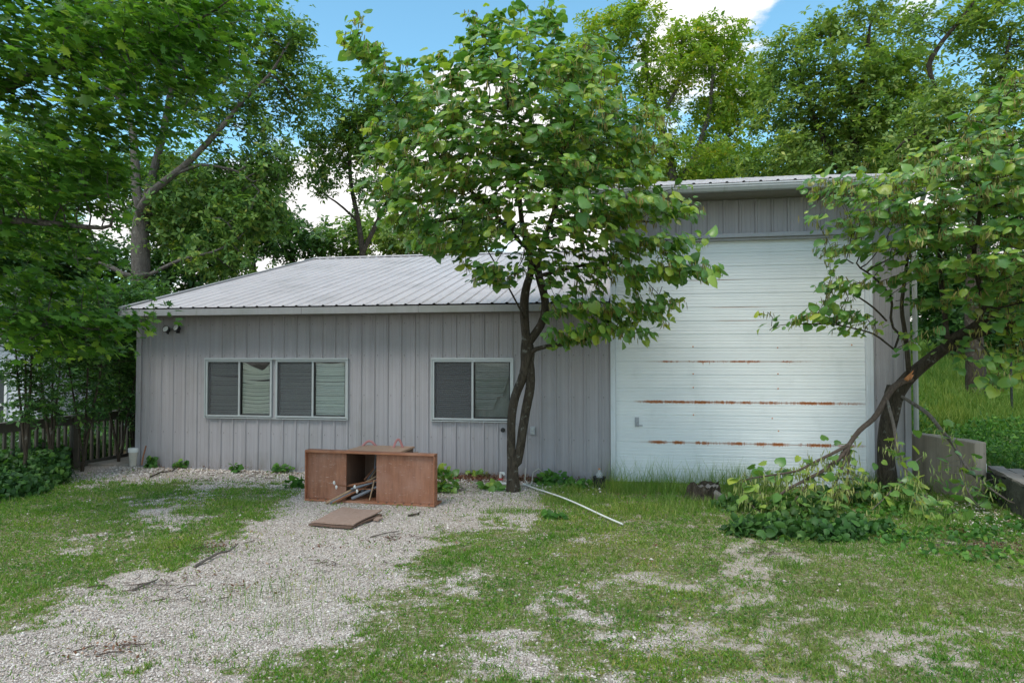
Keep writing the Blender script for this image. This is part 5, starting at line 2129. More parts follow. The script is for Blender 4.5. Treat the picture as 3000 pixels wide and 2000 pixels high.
# ------------------------------------------------------------------ big oak behind the low wing
Yk = 21.0
bk_ = P(408, 1150, Yk)
bk_.z = -.3
sko = [
    ('r', [bk_] + PT([(413, 900), (412, 765), (412, 690), (414, 638), (430, 590)], Yk), [.36, .29, .25, .24, .24, .2]),
    ('a', PT([(414, 638), (400, 560), (398, 470), (389, 376), (357, 280), (340, 150), (330, 20)], Yk - .6), [.15, .13, .12, .11, .08, .06, .03]),
    ('b', PT([(430, 590), (446, 520), (472, 414), (497, 287), (520, 160), (560, 20)], Yk), [.15, .13, .11, .09, .06, .03]),
    ('c', PT([(430, 590), (446, 561), (500, 515), (536, 491), (606, 421), (670, 351), (701, 306), (790, 220), (850, 120)], Yk - .8), [.13, .115, .10, .095, .085, .07, .06, .04, .025]),
    ('d', PT([(418, 810), (440, 803), (529, 759), (625, 740), (700, 700)], Yk - .6), [.06, .06, .05, .035, .02]),
    ('e', PT([(412, 840), (383, 816), (306, 771), (217, 746), (100, 735)], Yk - 1), [.08, .075, .065, .05, .03]),
    ('f', PT([(389, 376), (330, 262), (290, 250)], Yk - .6), [.06, .04, .02]),
    ('g', PT([(500, 515), (590, 480), (700, 500), (760, 560)], Yk - .8), [.06, .045, .03, .02]),
]
blo = [BL(420, 120, Yk, 250, 170, 2.8, 210), BL(680, 120, Yk, 200, 120, 2.2, 150), BL(830, 90, Yk, 80, 90, 1.3, 46), BL(900, 150, Yk, 35, 60, .7, 14), BL(720, 330, Yk, 180, 110, 2.0, 130), BL(840, 280, Yk, 90, 60, 1.2, 40), BL(800, 480, Yk, 80, 80, 1.2, 50),
       BL(640, 520, Yk + 1, 160, 80, 1.6, 75), BL(720, 640, Yk, 130, 70, 1.4, 65), BL(590, 680, Yk + 1, 120, 70, 1.4, 60), BL(230, 420, Yk + 1.5, 110, 120, 1.4, 50), BL(150, 650, Yk, 110, 70, 1.4, 40), BL(650, 790, Yk, 120, 50, 1.2, 32), BL(260, 170, Yk, 150, 160, 2, 80)]
make_tree('oak_tree', 'tall grey-trunked oak rising behind the left end of the low roof', bk_, sko, blo, M['oak_leaf'], M['bark_grey'], 'tuft', step=.3, size=.21, per=8, spread=.22, maxload=4, seed=31, am=3.4,
          gap=.42, gs=.55, tip=.011, out=.4)

# ------------------------------------------------------------------ trees behind the gap and behind the tall bay


def plain_tree(name, label, px, Y, crown, stems, leaf, seed, size=.21, per=8, step=.32, gap=.45, bark='bark_dark', group=None, gs=.5, cat='tree', spread=.22, am=3.4):
    zb = HT(P(px, 1000, Y).x, Y) - .1
    b = P(px, 1000, Y)
    b.z = zb
    sk_ = []
    for i, (pts, rads) in enumerate(stems):
        q = PT(pts, Y)
        if i == 0:
            q = [b] + q
        sk_.append((str(i), q, rads))
    make_tree(name, label, b, sk_, [BL(a[0], a[1], Y, a[2], a[3], a[4], a[5]) for a in crown], M[leaf], M[bark], 'tuft', step=step, size=size, per=per, spread=spread, maxload=4, seed=seed,
              gap=gap, gs=gs, tip=.008, out=.4, group=group, cat=cat, am=am)


# @@BG@@
plain_tree('slender_tree', 'slender dark tree with thin leaning stems, seen in the sky gap above the low roof', 1065, 24,
           [(990, 320, 90, 100, 1.5, 70), (940, 240, 60, 60, 1.2, 34), (1075, 310, 110, 80, 1.6, 70), (1120, 420, 110, 80, 1.6, 60), (1000, 440, 100, 60, 1.4, 44), (1180, 300, 90, 90, 1.4, 40), (1150, 560, 90, 60, 1.3, 30), (940, 520, 50, 40, .9, 14), (920, 400, 40, 40, .8, 12)],
           [([(1062, 740), (1050, 650), (1028, 540), (1022, 420), (1035, 300)], [.12, .10, .085, .07, .05, .02]),
            ([(1062, 740), (1110, 640), (1150, 560), (1190, 450)], [.09, .07, .05, .02]), ([(1050, 650), (985, 590), (930, 560)], [.05, .035, .015])], 'oak_leaf', 41, per=8, gap=.42)
plain_tree('yellow_green_oak', 'yellow-green oak with bare twisting limbs behind the middle of the building', 1960, 27,
           [(1760, 120, 130, 70, 1.8, 60), (1900, 90, 140, 90, 2, 90), (2080, 150, 140, 90, 1.8, 76), (1700, 230, 130, 80, 1.8, 50), (2000, 260, 210, 100, 2.4, 90), (2170, 280, 100, 110, 1.8, 56), (1850, 380, 160, 90, 1.8, 76), (2080, 430, 170, 90, 2, 86), (1700, 420, 140, 100, 1.8, 66), (1920, 500, 240, 60, 2, 80)],
           [([(1975, 640), (1980, 560), (1960, 460), (1930, 350), (1900, 230), (1880, 120)], [.3, .24, .2, .15, .11, .07, .03]),
            ([(1980, 560), (2040, 450), (2080, 330), (2090, 200), (2080, 110)], [.14, .11, .08, .05, .02]), ([(1960, 460), (1850, 400), (1760, 300), (1700, 200)], [.12, .09, .06, .03]),
            ([(1930, 350), (1990, 250), (2000, 140)], [.09, .06, .02]), ([(2040, 450), (2140, 400), (2200, 320)], [.08, .05, .02])], 'yellow_oak_leaf', 43, size=.21, per=9, gap=.44, gs=.7, bark='bark_grey')
plain_tree('bright_oak', 'fresh green oak standing behind the tall bay roof, left of the right-edge tree', 2480, 23,
           [(2440, 80, 110, 80, 1.6, 80), (2560, 80, 120, 90, 1.8, 80), (2310, 180, 100, 80, 1.4, 56), (2470, 230, 160, 80, 2, 90), (2640, 210, 90, 80, 1.5, 50), (2280, 320, 90, 80, 1.4, 44), (2400, 360, 140, 80, 1.8, 76), (2560, 360, 140, 80, 1.8, 76), (2330, 470, 170, 60, 1.8, 76), (2560, 480, 180, 60, 2, 76), (2720, 330, 80, 80, 1.4, 40)],
           [([(2490, 700), (2495, 560), (2500, 420), (2520, 300), (2540, 170), (2550, 50)], [.3, .24, .2, .15, .12, .08, .03]),
            ([(2495, 560), (2420, 430), (2370, 300), (2340, 190)], [.12, .09, .06, .03]), ([(2500, 420), (2590, 330), (2640, 220)], [.1, .07, .03]), ([(2520, 300), (2450, 200), (2430, 100)], [.09, .06, .03])], 'bright_leaf', 45, per=9, gap=.44, gs=.7)
plain_tree('edge_oak', 'dark-limbed oak filling the upper right corner', 2860, 18.5,
           [(2900, 60, 130, 60, 1.4, 42), (2980, 160, 90, 120, 1.2, 42), (2830, 240, 110, 60, 1.2, 42), (2740, 330, 120, 60, 1.2, 42), (2900, 360, 140, 90, 1.5, 60), (2760, 450, 150, 50, 1.4, 40), (2680, 60, 60, 50, .9, 14), (2950, 500, 150, 60, 1.5, 40), (3100, 250, 120, 200, 1.4, 60)],
           [([(2850, 900), (2860, 700), (2850, 560), (2900, 420), (2930, 260), (2960, 100)], [.24, .2, .18, .15, .12, .08, .03]),
            ([(2850, 560), (2760, 420), (2680, 390), (2620, 440)], [.12, .1, .06, .02]), ([(2900, 420), (2800, 350), (2740, 250)], [.1, .07, .03]),
            ([(2740, 250), (2715, 190), (2760, 120), (2830, 40), (2870, -20)], [.05, .07, .06, .04, .02])], 'bright_leaf', 47, size=.18, per=8, step=.27, gap=.43, gs=.7)
# rows of trees further back; each its own tree
far = [
    (860, 34, 'shade_leaf', 'round dark tree low behind the roof, leftmost in the gap', [(850, 700, 110, 60, 2.4, 60), (800, 640, 70, 50, 1.8, 22)], 51, 'oak_leaf'),
    (1010, 36, 'oak_leaf', 'round bushy tree low behind the ridge, right of the slender stems', [(1000, 710, 90, 60, 2.2, 46), (1060, 680, 70, 50, 1.6, 22)], 52, 0),
    (1180, 35, 'bright_leaf', 'lighter bushy tree behind the ridge near the heart-leaved crown', [(1170, 700, 110, 60, 2.4, 56), (1260, 690, 60, 50, 1.6, 20)], 53, 0),
    (1350, 35, 'oak_leaf', 'bushy tree behind the ridge, hidden behind the heart-leaved crown', [(1370, 690, 100, 60, 2.2, 36)], 54, 0),
    (1700, 34, 'bright_leaf', 'leafy tree behind the tall roof, leftmost of the row below the yellow oak', [(1700, 500, 130, 90, 2.6, 76)], 55, 0),
    (1900, 36, 'yellow_oak_leaf', 'yellowish leafy tree low behind the tall roof', [(1880, 520, 120, 70, 2.4, 60)], 56, 0),
    (2120, 37, 'oak_leaf', 'dense green tree low behind the middle of the tall roof', [(2110, 500, 130, 80, 2.6, 70)], 57, 0),
    (2350, 35, 'oak_leaf', 'dark tree low behind the tall roof under the bright oak', [(2340, 480, 140, 80, 2.6, 70)], 58, 0),
    (2620, 33, 'shade_leaf', 'dark shaded tree behind the right end of the tall roof', [(2610, 470, 140, 90, 2.6, 80)], 59, 0),
    (60, 30, 'bright_leaf', 'pale green tree glimpsed low at the far left edge', [(60, 660, 150, 90, 2.6, 60), (60, 820, 170, 80, 2.4, 60)], 60, 0),
    (250, 31, 'shade_leaf', 'dark tree behind the left railing, beside the oak trunk', [(240, 780, 170, 100, 2.8, 86), (230, 930, 150, 90, 2.4, 70)], 61, 0),
    (560, 33, 'shade_leaf', 'dark tree behind the gable, right of the oak trunk', [(560, 700, 170, 120, 2.8, 90), (540, 820, 150, 60, 2.2, 46)], 62, 0),
    (740, 35, 'shade_leaf', 'dark tree behind the rising gable edge', [(730, 640, 130, 120, 2.6, 80)], 63, 0),
    (380, 27, 'shade_leaf', 'dark thicket tree right behind the left building corner', [(350, 960, 140, 120, 2.0, 90), (390, 1080, 90, 80, 1.4, 40)], 64, 0),
    (2800, 30, 'shade_leaf', 'dark tree beyond the meadow beside the right corner of the building', [(2790, 830, 130, 90, 2.2, 70), (2800, 950, 120, 60, 2.2, 60), (2730, 700, 80, 100, 2.0, 36)], 65, 0),
    (2960, 32, 'shade_leaf', 'dark tree beyond the meadow at the right edge', [(2980, 850, 130, 110, 2.4, 80), (2970, 960, 130, 60, 2.2, 60), (2980, 640, 130, 120, 2.2, 60)], 66, 0),
    (3150, 30, 'oak_leaf', 'tree beyond the meadow just outside the right edge', [(3150, 800, 130, 160, 2.6, 90)], 67, 0),
    (-120, 26, 'shade_leaf', 'dark tree outside the left edge behind the white house', [(-100, 700, 180, 200, 2.8, 120)], 68, 0),
    (270, 15.8, 'shade_leaf', 'leafy young tree just behind the railing, hiding the white house end', [(260, 980, 90, 70, 1.0, 50), (300, 1100, 90, 80, .9, 56), (200, 1060, 70, 60, .8, 30), (330, 1210, 60, 50, .7, 24)], 71, 0),
    (390, 16.5, 'shade_leaf', 'leafy young tree just behind the railing beside the building corner', [(380, 1000, 70, 80, .9, 40), (370, 1120, 70, 70, .8, 36), (420, 900, 60, 70, .8, 26)], 72, 0),
    (2700, 48, 'oak_leaf', 'distant tree on the rise behind the building, left of the meadow top', [(2700, 850, 160, 110, 4, 90), (2760, 960, 150, 40, 3, 40)], 73, 0),
    (3000, 50, 'shade_leaf', 'distant dark tree on the meadow rise at the right edge', [(2960, 860, 180, 120, 4, 110), (2900, 960, 180, 40, 3, 50)], 74, 0),
    (3350, 46, 'oak_leaf', 'distant tree on the meadow rise beyond the right edge', [(3330, 840, 200, 150, 4, 110), (3280, 960, 180, 40, 3, 50)], 75, 0),
    (480, 40, 'oak_leaf', 'distant tree filling the low gap left of the oak crown', [(480, 560, 200, 130, 3.5, 90)], 69, 0),
    (130, 38, 'oak_leaf', 'distant tree behind the maple boughs at far left', [(130, 480, 200, 150, 3.5, 90)], 70, 0),
]
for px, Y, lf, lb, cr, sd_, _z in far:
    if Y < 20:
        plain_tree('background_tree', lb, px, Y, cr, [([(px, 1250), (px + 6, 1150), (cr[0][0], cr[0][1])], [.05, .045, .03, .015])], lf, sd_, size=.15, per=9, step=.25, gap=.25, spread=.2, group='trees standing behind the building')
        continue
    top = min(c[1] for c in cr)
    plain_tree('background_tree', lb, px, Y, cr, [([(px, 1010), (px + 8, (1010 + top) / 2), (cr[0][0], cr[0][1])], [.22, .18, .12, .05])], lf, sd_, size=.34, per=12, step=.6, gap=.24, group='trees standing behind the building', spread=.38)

# ------------------------------------------------------------------ saplings by the railing
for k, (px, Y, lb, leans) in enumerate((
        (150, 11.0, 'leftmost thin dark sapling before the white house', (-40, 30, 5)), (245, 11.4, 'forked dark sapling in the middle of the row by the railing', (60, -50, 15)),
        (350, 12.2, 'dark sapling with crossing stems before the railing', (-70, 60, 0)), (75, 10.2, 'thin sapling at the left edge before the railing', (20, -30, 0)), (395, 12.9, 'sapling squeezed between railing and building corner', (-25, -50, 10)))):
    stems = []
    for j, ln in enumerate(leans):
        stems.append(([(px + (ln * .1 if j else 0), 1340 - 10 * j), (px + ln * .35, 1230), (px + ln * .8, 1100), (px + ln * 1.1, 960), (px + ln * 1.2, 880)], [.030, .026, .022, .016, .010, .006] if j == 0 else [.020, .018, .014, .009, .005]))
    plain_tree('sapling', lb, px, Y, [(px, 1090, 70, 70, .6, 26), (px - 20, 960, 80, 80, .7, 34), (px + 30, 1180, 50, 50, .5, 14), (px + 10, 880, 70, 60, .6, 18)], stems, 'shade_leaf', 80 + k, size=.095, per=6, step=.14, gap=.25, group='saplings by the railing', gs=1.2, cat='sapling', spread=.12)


# ------------------------------------------------------------------ undergrowth
def foliage_stuff(name, label, vols, leaf, tmpl, size, seed, group=None, up=.9, rnd=.6, stems=True, kind='stuff', cat='undergrowth', minz=.02, gs=2.0, gap=.3):
    r = np.random.default_rng(seed)
    ps = []
    for c, rx, ry, rz, n in vols:
        d = norm(r.normal(size=(n, 3)))
        d[:, 2] = np.abs(d[:, 2])
        p = np.array(c)[None] + d * (r.uniform(0, 1, n) ** .4)[:, None] * np.array([[rx, ry, rz]])
        ps.append(p)
    p = np.concatenate(ps)
    k = fbm(p[:, 0] * gs, p[:, 1] * gs + p[:, 2] * gs, seed, 3)
    p = p[k > gap]
    col_ = 1500 + F * p[:, 0] / p[:, 1]
    p = p[~((col_ > 205) & (p[:, 0] < -5) & (p[:, 1] < 11.9))]
    p = p[~((p[:, 0] > -7.62) & (p[:, 0] < -5) & (p[:, 1] < 13.5) & (p[:, 1] > 11.7))]
    h = terrain(p[:, 0], p[:, 1])
    p[:, 2] = np.maximum(p[:, 2] + h, h + minz)
    n = norm(np.array([[0, -.25, up]]) + r.normal(size=p.shape) * rnd)
    t = norm(r.normal(size=p.shape) + np.array([[0, 0, -.2]]))
    V, Q = scatter(tmpl, p, t, n, size * r.uniform(.5, 1.3, len(p)))
    parts = [(V, Q)]
    if stems:
        q = p[r.uniform(0, 1, len(p)) < .22]
        g_ = q.copy()
        g_[:, :2] += r.normal(size=(len(q), 2)) * .12
        g_[:, 2] = terrain(g_[:, 0], g_[:, 1])
        w = np.array([[.004, 0, 0]])
        V2 = np.concatenate([g_ - w, g_ + w, q + w, q - w])
        n_ = len(q)
        i = np.arange(n_)
        parts.append((V2, [np.stack([i, i + n_, i + 2 * n_, i + 3 * n_], 1)]))
    V, Q = merge(parts)
    base_ = np.array([p[:, 0].mean(), p[:, 1].mean(), 0])
    o = link_np(name, V - base_, Q, M[leaf])
    o.location = tuple(base_)
    tag(o, label, cat, group, kind)
    return o


def gv(px, py, rx, ry, rz, n):
    g = G(px, py)
    return (Vector((g.x, g.y, 0)), rx, ry, rz, n)


M['weed_leaf'] = leaf_mat('weed_leaf', [(0, (.04, .12, .02)), (.5, (.07, .19, .03)), (.85, (.12, .28, .045)), (1, (.22, .38, .06))], .35, .5, .35)
# thicket under the railing and down the bank
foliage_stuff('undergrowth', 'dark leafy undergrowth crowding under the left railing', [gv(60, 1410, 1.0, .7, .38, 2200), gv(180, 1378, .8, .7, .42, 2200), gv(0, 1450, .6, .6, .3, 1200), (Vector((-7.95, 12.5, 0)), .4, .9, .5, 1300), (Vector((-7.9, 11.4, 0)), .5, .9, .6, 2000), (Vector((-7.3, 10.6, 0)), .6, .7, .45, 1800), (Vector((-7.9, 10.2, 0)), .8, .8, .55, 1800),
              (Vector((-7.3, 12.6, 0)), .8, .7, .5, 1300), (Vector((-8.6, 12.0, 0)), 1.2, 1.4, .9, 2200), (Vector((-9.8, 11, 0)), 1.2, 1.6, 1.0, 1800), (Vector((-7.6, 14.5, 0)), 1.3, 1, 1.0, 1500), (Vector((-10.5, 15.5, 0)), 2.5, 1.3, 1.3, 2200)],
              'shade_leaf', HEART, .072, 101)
foliage_stuff('undergrowth', 'tangled dark shrubs behind the concrete wall at right', [(Vector((7.0, 11.2, .1)), 1.0, .6, .50, 1700), (Vector((8.4, 11.6, .1)), 1.2, .7, .50, 1900), (Vector((10.2, 12.2, .1)), 1.4, .8, .45, 1500), (Vector((6.9, 12.6, .2)), .8, .9, 1.2, 1400), (Vector((12.5, 13, .2)), 1.6, 1, 1, 1500), (Vector((7.5, 10.3, .1)), .6, .4, .5, 800),
               (Vector((7.3, 14.5, .1)), .7, 1.5, 1.5, 1500)],
              'weed_leaf', OVAL, .075, 103)
foliage_stuff('ground_cover', 'broad heart-shaped leaves heaped under the torn limb', [gv(2250, 1560, .5, .35, .20, 330), gv(2400, 1570, .55, .3, .15, 300), gv(2160, 1490, .35, .25, .16, 150), gv(2330, 1510, .5, .35, .26, 280), gv(2520, 1560, .5, .3, .18, 130), gv(2460, 1470, .5, .3, .25, 120)],
              'shade_leaf', HEARTS[1], .085, 105, gap=.2, rnd=.8)
foliage_stuff('ground_cover', 'low weeds and seedlings below the right tree and concrete wall', [gv(2650, 1500, .8, .5, .13, 420), gv(2820, 1570, .6, .35, .10, 200), gv(2780, 1620, .5, .3, .07, 70), gv(2960, 1640, .5, .4, .08, 100), gv(2620, 1580, .5, .25, .08, 120), gv(2950, 1540, .4, .3, .12, 120), gv(2560, 1450, .5, .3, .18, 260), (Vector((6.35, 8.7, .0)), .35, .9, .42, 420), (Vector((6.9, 8.5, .35)), .4, .5, .2, 140)],
              'weed_leaf', HEART, .05, 107, gap=.2)
for k, (px, py, rx, rz, n, lb, lf) in enumerate((
        (1290, 1440, .26, .36, 130, 'leafy seedling bush at the right end of the wooden cabinet', 'redbud_leaf'),
        (1480, 1395, .12, .38, 90, 'ivy-like seedling climbing beside the left trunk', 'redbud_leaf'),
        (1410, 1398, .22, .12, 50, 'small seedling clump at the wall foot below the right window', 'redbud_leaf'),
        (1620, 1418, .30, .16, 120, 'heart-leaved seedlings at the wall right of the trunk', 'weed_leaf'),
        (1690, 1430, .22, .12, 70, 'bright seedlings between the conduit and the black pot', 'weed_leaf'),
        (688, 1385, .10, .14, 26, 'lone round-leaved seedling at the wall under the double window', 'weed_leaf'),
        (525, 1372, .13, .12, 34, 'small weed at the wall foot near the building corner', 'weed_leaf'),
        (820, 1384, .24, .12, 60, 'spreading weed at the wall just left of the cabinet', 'weed_leaf'),
        (440, 1372, .10, .16, 40, 'fern-like weed at the left corner by the leaning rod', 'weed_leaf'),
        (1620, 1520, .14, .10, 22, 'two bright round leaves in the grass under the white pipe', 'weed_leaf'),
        (870, 1430, .20, .14, 40, 'yellow-green seedling on the gravel left of the cabinet', 'weed_leaf'),
        (1440, 1435, .20, .10, 34, 'low leaves on the gravel left of the tree base', 'redbud_leaf'))):
    g = G(px, py)
    r = np.random.default_rng(300 + k)
    d = norm(r.normal(size=(n, 3)))
    d[:, 2] = np.abs(d[:, 2])
    p = d * (r.uniform(0, 1, n) ** .5)[:, None] * np.array([[rx, rx * .5, rz]]) + np.array([[g.x, g.y, .03]])
    nn_ = norm(np.array([[0, -.35, .8]]) + r.normal(size=p.shape) * .4)
    tt = norm(p - np.array([[g.x, g.y, .0]]) + r.normal(size=p.shape) * .1 + np.array([[0, 0, -.1]]))
    V, Q = scatter(HEART, p, tt, nn_, (.085 if lf == 'redbud_leaf' else .07) * r.uniform(.6, 1.3, n))
    parts = [(V, Q)]
    q = p[::3]
    w = np.array([[.003, 0, 0]])
    b0 = np.tile(np.array([[g.x, g.y, 0]]), (len(q), 1)) + r.normal(size=(len(q), 3)) * np.array([[rx * .3, .03, 0]])
    i = np.arange(len(q))
    parts.append((np.concatenate([b0 - w, b0 + w, q + w, q - w]), [np.stack([i, i + len(q), i + 2 * len(q), i + 3 * len(q)], 1)]))
    V, Q = merge(parts)
    o = link_np('seedling', V - np.array([[g.x, g.y, 0]]), Q, M[lf])
    o.location = (g.x, g.y, 0)
    tag(o, lb, 'plant', 'seedlings along the wall foot')

# ------------------------------------------------------------------ grass
M['grass'] = leaf_mat('grass', [(0, (.085, .20, .02)), (.45, (.135, .29, .03)), (.70, (.20, .36, .05)), (.86, (.32, .38, .11)), (1, (.46, .39, .22))], .35, .55, .25, (1.25, 1.35, .6))
M['tall_grass'] = leaf_mat('tall_grass', [(0, (.10, .21, .03)), (.6, (.17, .30, .05)), (1, (.34, .40, .13))], .35, .5, .3, (1.25, 1.35, .6))
M['meadow_grass'] = leaf_mat('meadow_grass', [(0, (.10, .19, .03)), (.6, (.17, .27, .05)), (1, (.30, .36, .10))], .4, .6, .2, (1.2, 1.3, .6))

gt = NT(M['grass'].node_tree)
gp = [n for n in gt.n if n.type == 'BSDF_PRINCIPLED'][0]
src = gp.inputs['Base Color'].links[0].from_socket
gtc = gt.add('ShaderNodeTexCoord')
gn = gt.noise(gtc.outputs['Object'], .85, 6, .7)
gsep = gt.add('ShaderNodeSeparateXYZ')
gt.l.new(gtc.outputs['Object'], gsep.inputs[0])
gright = gt.smooth(gsep.outputs[0], -2.0, 1.5)
gk = gt.math('MULTIPLY', gt.smooth(gt.math('ADD', gn, gt.math('MULTIPLY', gright, .10)), .52, .74), .42)
gc = gt.mix(gk, src, (.33, .29, .13))
gt.l.new(gc, gp.inputs['Base Color'])


def blades(p, h, w, r, lean=.45):
    n = len(p)
    tip = norm(r.normal(size=(n, 3)) * lean + np.array([[0, 0, 1.0]]))
    tip[:, 2] = np.abs(tip[:, 2])
    a = r.uniform(0, 2 * math.pi, n)
    nr = np.stack([np.cos(a), np.sin(a), np.zeros(n)], 1)
    return scatter(BLADE, p, tip, nr, h, w)


r = np.random.default_rng(55)
N_ = 640000
# denser near the camera, in the wedge the photograph sees (plus a margin)
yy = 3.3 + (12.3 - 3.3) * r.uniform(0, 1, N_) ** 1.1
xx = r.uniform(-1, 1, N_) * (yy * .80 + .9)
gm = grassy(xx, yy)
cl = fbm(xx * 14, yy * 14, 91, 2)
front = (Y0 - .178 * xx / 1.0)       # the wall line
fy = Y0 - xx * .1787
gm = np.maximum(gm, .20 * sstep(xx, -.4, 1.2) + .05)
keep = (r.uniform(0, 1, N_) < gm * (.25 + 1.2 * cl)) & ((yy < fy - .05) | (xx < -6.7) | (xx > 6.2)) & ~((yy > 11.3) & (xx > -8.3) & (xx < -6.5))
xx, yy = xx[keep], yy[keep]
z = terrain(xx, yy)
hh = (.016 + .026 * fbm(xx * 2.2, yy * 2.2, 8, 2) * cl[keep] * 2) * r.uniform(.5, 1.5, len(xx)) * (1 + .15 * (yy > 8))
V, Q = blades(np.stack([xx, yy, z - .004], 1), hh, .0035 + .0009 * yy * r.uniform(.5, 1.2, len(xx)), r, .6)
o = link_np('grass', V, Q, M['grass'])
tag(o, 'short patchy grass growing through the gravel of the yard', 'grass', kind='stuff')
print('grass', len(xx))
# small clover-like leaves in the grass
N_ = 90000
yy = 3.3 + 7.5 * r.uniform(0, 1, N_)
xx = r.uniform(-1, 1, N_) * (yy * .80 + .6)
gm = grassy(xx, yy) * sstep(fbm(xx * 1.3, yy * 1.3, 77, 3), .45, .62)
fy = Y0 - xx * .1787
keep = (r.uniform(0, 1, N_) < gm * .8) & (yy < fy - .1)
xx, yy = xx[keep], yy[keep]
p = np.stack([xx, yy, terrain(xx, yy) + r.uniform(.006, .03, len(xx))], 1)
V, Q = scatter(OVAL, p, norm(r.normal(size=p.shape) * np.array([[1, 1, .2]])), norm(np.array([[0, 0, 1]]) + r.normal(size=p.shape) * .3), r.uniform(.014, .03, len(p)))
o = link_np('clover', V, Q, M['weed_leaf'])
tag(o, 'small clover and weeds mixed into the yard grass', 'weeds', kind='stuff')

# tall grass: before the door, wisps on the gravel, right foreground tufts
TG = []


def tallpatch(px, py, rx, ry, n, h, w=.006, lean=.25):
    g = G(px, py)
    q = np.stack([g.x + r.normal(size=n) * rx * .6, g.y + r.normal(size=n) * ry * .6], 1)
    fy_ = Y0 - q[:, 0] * .1787 - .06
    q[:, 1] = np.minimum(q[:, 1], fy_ - r.uniform(0, .06, n))
    p = np.stack([q[:, 0], q[:, 1], terrain(q[:, 0], q[:, 1])], 1)
    TG.append(blades(p, h * r.uniform(.35, 1.15, n), np.full(n, w) * r.uniform(.6, 1.3, n), r, lean))


for a in ((1870, 1440, .5, .30, 600, .22), (1990, 1440, .5, .3, 500, .22), (1920, 1420, .7, .15, 260, .42, .005), (2130, 1420, .5, .2, 240, .42, .005), (2180, 1440, .3, .2, 300, .3), (1815, 1440, .12, .2, 200, .26), (1790, 1412, .12, .05, 30, .42, .005),
          (2030, 1480, .6, .35, 900, .14), (1880, 1500, .6, .3, 800, .12), (2380, 1560, .2, .12, 260, .16, .006), (2230, 1430, .5, .12, 200, .36, .005), (2480, 1410, .2, .1, 120, .4, .005), (2540, 1440, .3, .2, 300, .26),
          (2640, 1440, .4, .2, 500, .26), (2760, 1530, .5, .3, 400, .16), (1650, 1440, .3, .2, 500, .12), (1700, 1470, .5, .3, 900, .09), (2560, 1815, .16, .10, 120, .07, .006), (2450, 1620, .2, .1, 160, .1), (2300, 1660, .15, .1, 160, .09), (2700, 1850, .12, .06, 70, .06, .008),
          (2370, 1770, .25, .12, 200, .045), (2500, 1800, .2, .12, 160, .045), (1500, 1500, .3, .12, 400, .07), (450, 1600, .3, .1, 200, .09), (120, 1720, .12, .08, 80, .1), (700, 1475, .3, .1, 500, .06),
          (770, 1760, .35, .25, 55, .19, .0035, .12), (900, 1740, .4, .25, 60, .21, .0035, .12), (680, 1800, .3, .25, 34, .17, .0035, .12), (950, 1830, .35, .25, 60, .16, .0035, .15), (820, 1850, .4, .2, 50, .14, .0035, .15), (500, 1900, .4, .2, 40, .08, .004), (1230, 1560, .02, .02, 4, .2, .004, .1),
          (280, 1860, .2, .1, 60, .06)):
    tallpatch(*a)
V, Q = merge(TG)
o = link_np('tall_grass', V, Q, M['tall_grass'])
tag(o, 'taller grass before the garage door and thin wisps on the gravel', 'grass', kind='stuff')
# meadow
n = 60000
yy = 13.5 + 26 * r.uniform(0, 1, n) ** 1.4
xx = 6.8 + r.uniform(0, 1, n) * (yy * .85 - 5)
p = np.stack([xx, yy, terrain(xx, yy)], 1)
V, Q = blades(p, r.uniform(.15, .5, n), .012 + .0008 * yy, r, .35)
o = link_np('meadow_grass', V, Q, M['meadow_grass'])
tag(o, 'sunlit tall meadow grass on the slope behind the building at right', 'grass', kind='stuff')

# ------------------------------------------------------------------ loose stones, dry leaves
m, t, p_, out = newmat('stone')
g_ = t.add('ShaderNodeNewGeometry')
t.l.new(t.ramp(g_.outputs['Random Per Island'], [(0, (.33, .275, .235)), (.25, (.52, .445, .395)), (.7, (.70, .62, .565)), (.95, (.83, .77, .71)), (1, (.50, .33, .22))]), p_.inputs['Base Color'])
p_.inputs['Roughness'].default_value = .9
p_.inputs['Specular IOR Level'].default_value = .2
M['stone'] = m


def stones(x, y, s, r, lift=.25):
    """irregular eight-faced chips"""
    n = len(x)
    tv = np.array([(1, 0, 0), (-1, 0, 0), (0, 1, 0), (0, -1, 0), (0, 0, 1), (0, 0, -1)], float)
    V = tv[None] * r.uniform(.55, 1.15, (n, 6, 1)) + r.normal(size=(n, 6, 3)) * .17
    V[:, :, 2] *= r.uniform(.45, .8, (n, 1))
    a = r.uniform(0, 6.28, n)
    c, s_ = np.cos(a)[:, None], np.sin(a)[:, None]
    X = V[:, :, 0] * c - V[:, :, 1] * s_
    Yv = V[:, :, 0] * s_ + V[:, :, 1] * c
    V = np.stack([X, Yv, V[:, :, 2]], 2) * s[:, None, None]
    V += np.stack([x, y, terrain(x, y) + s * lift], 1)[:, None, :]
    f = np.array([(0, 2, 4), (2, 1, 4), (1, 3, 4), (3, 0, 4), (2, 0, 5), (1, 2, 5), (3, 1, 5), (0, 3, 5)])
    F_ = (f[None] + (np.arange(n) * 6)[:, None, None]).reshape(-1, 3)
    return V.reshape(-1, 3), [F_]


N_ = 330000
yy = 3.3 + 9.0 * r.uniform(0, 1, N_) ** 1.25
xx = r.uniform(-1, 1, N_) * (yy * .80 + .6)
fy = Y0 - xx * .1787
gr = 1 - grassy(xx, yy) * .93
keep = (r.uniform(0, 1, N_) < gr * (.62 - .34 * sstep(xx, .2, 1.6))) & (yy < fy - .03) & ~((yy > 11.2) & (xx > -8.1) & (xx < -6.4))
xx, yy = xx[keep], yy[keep]
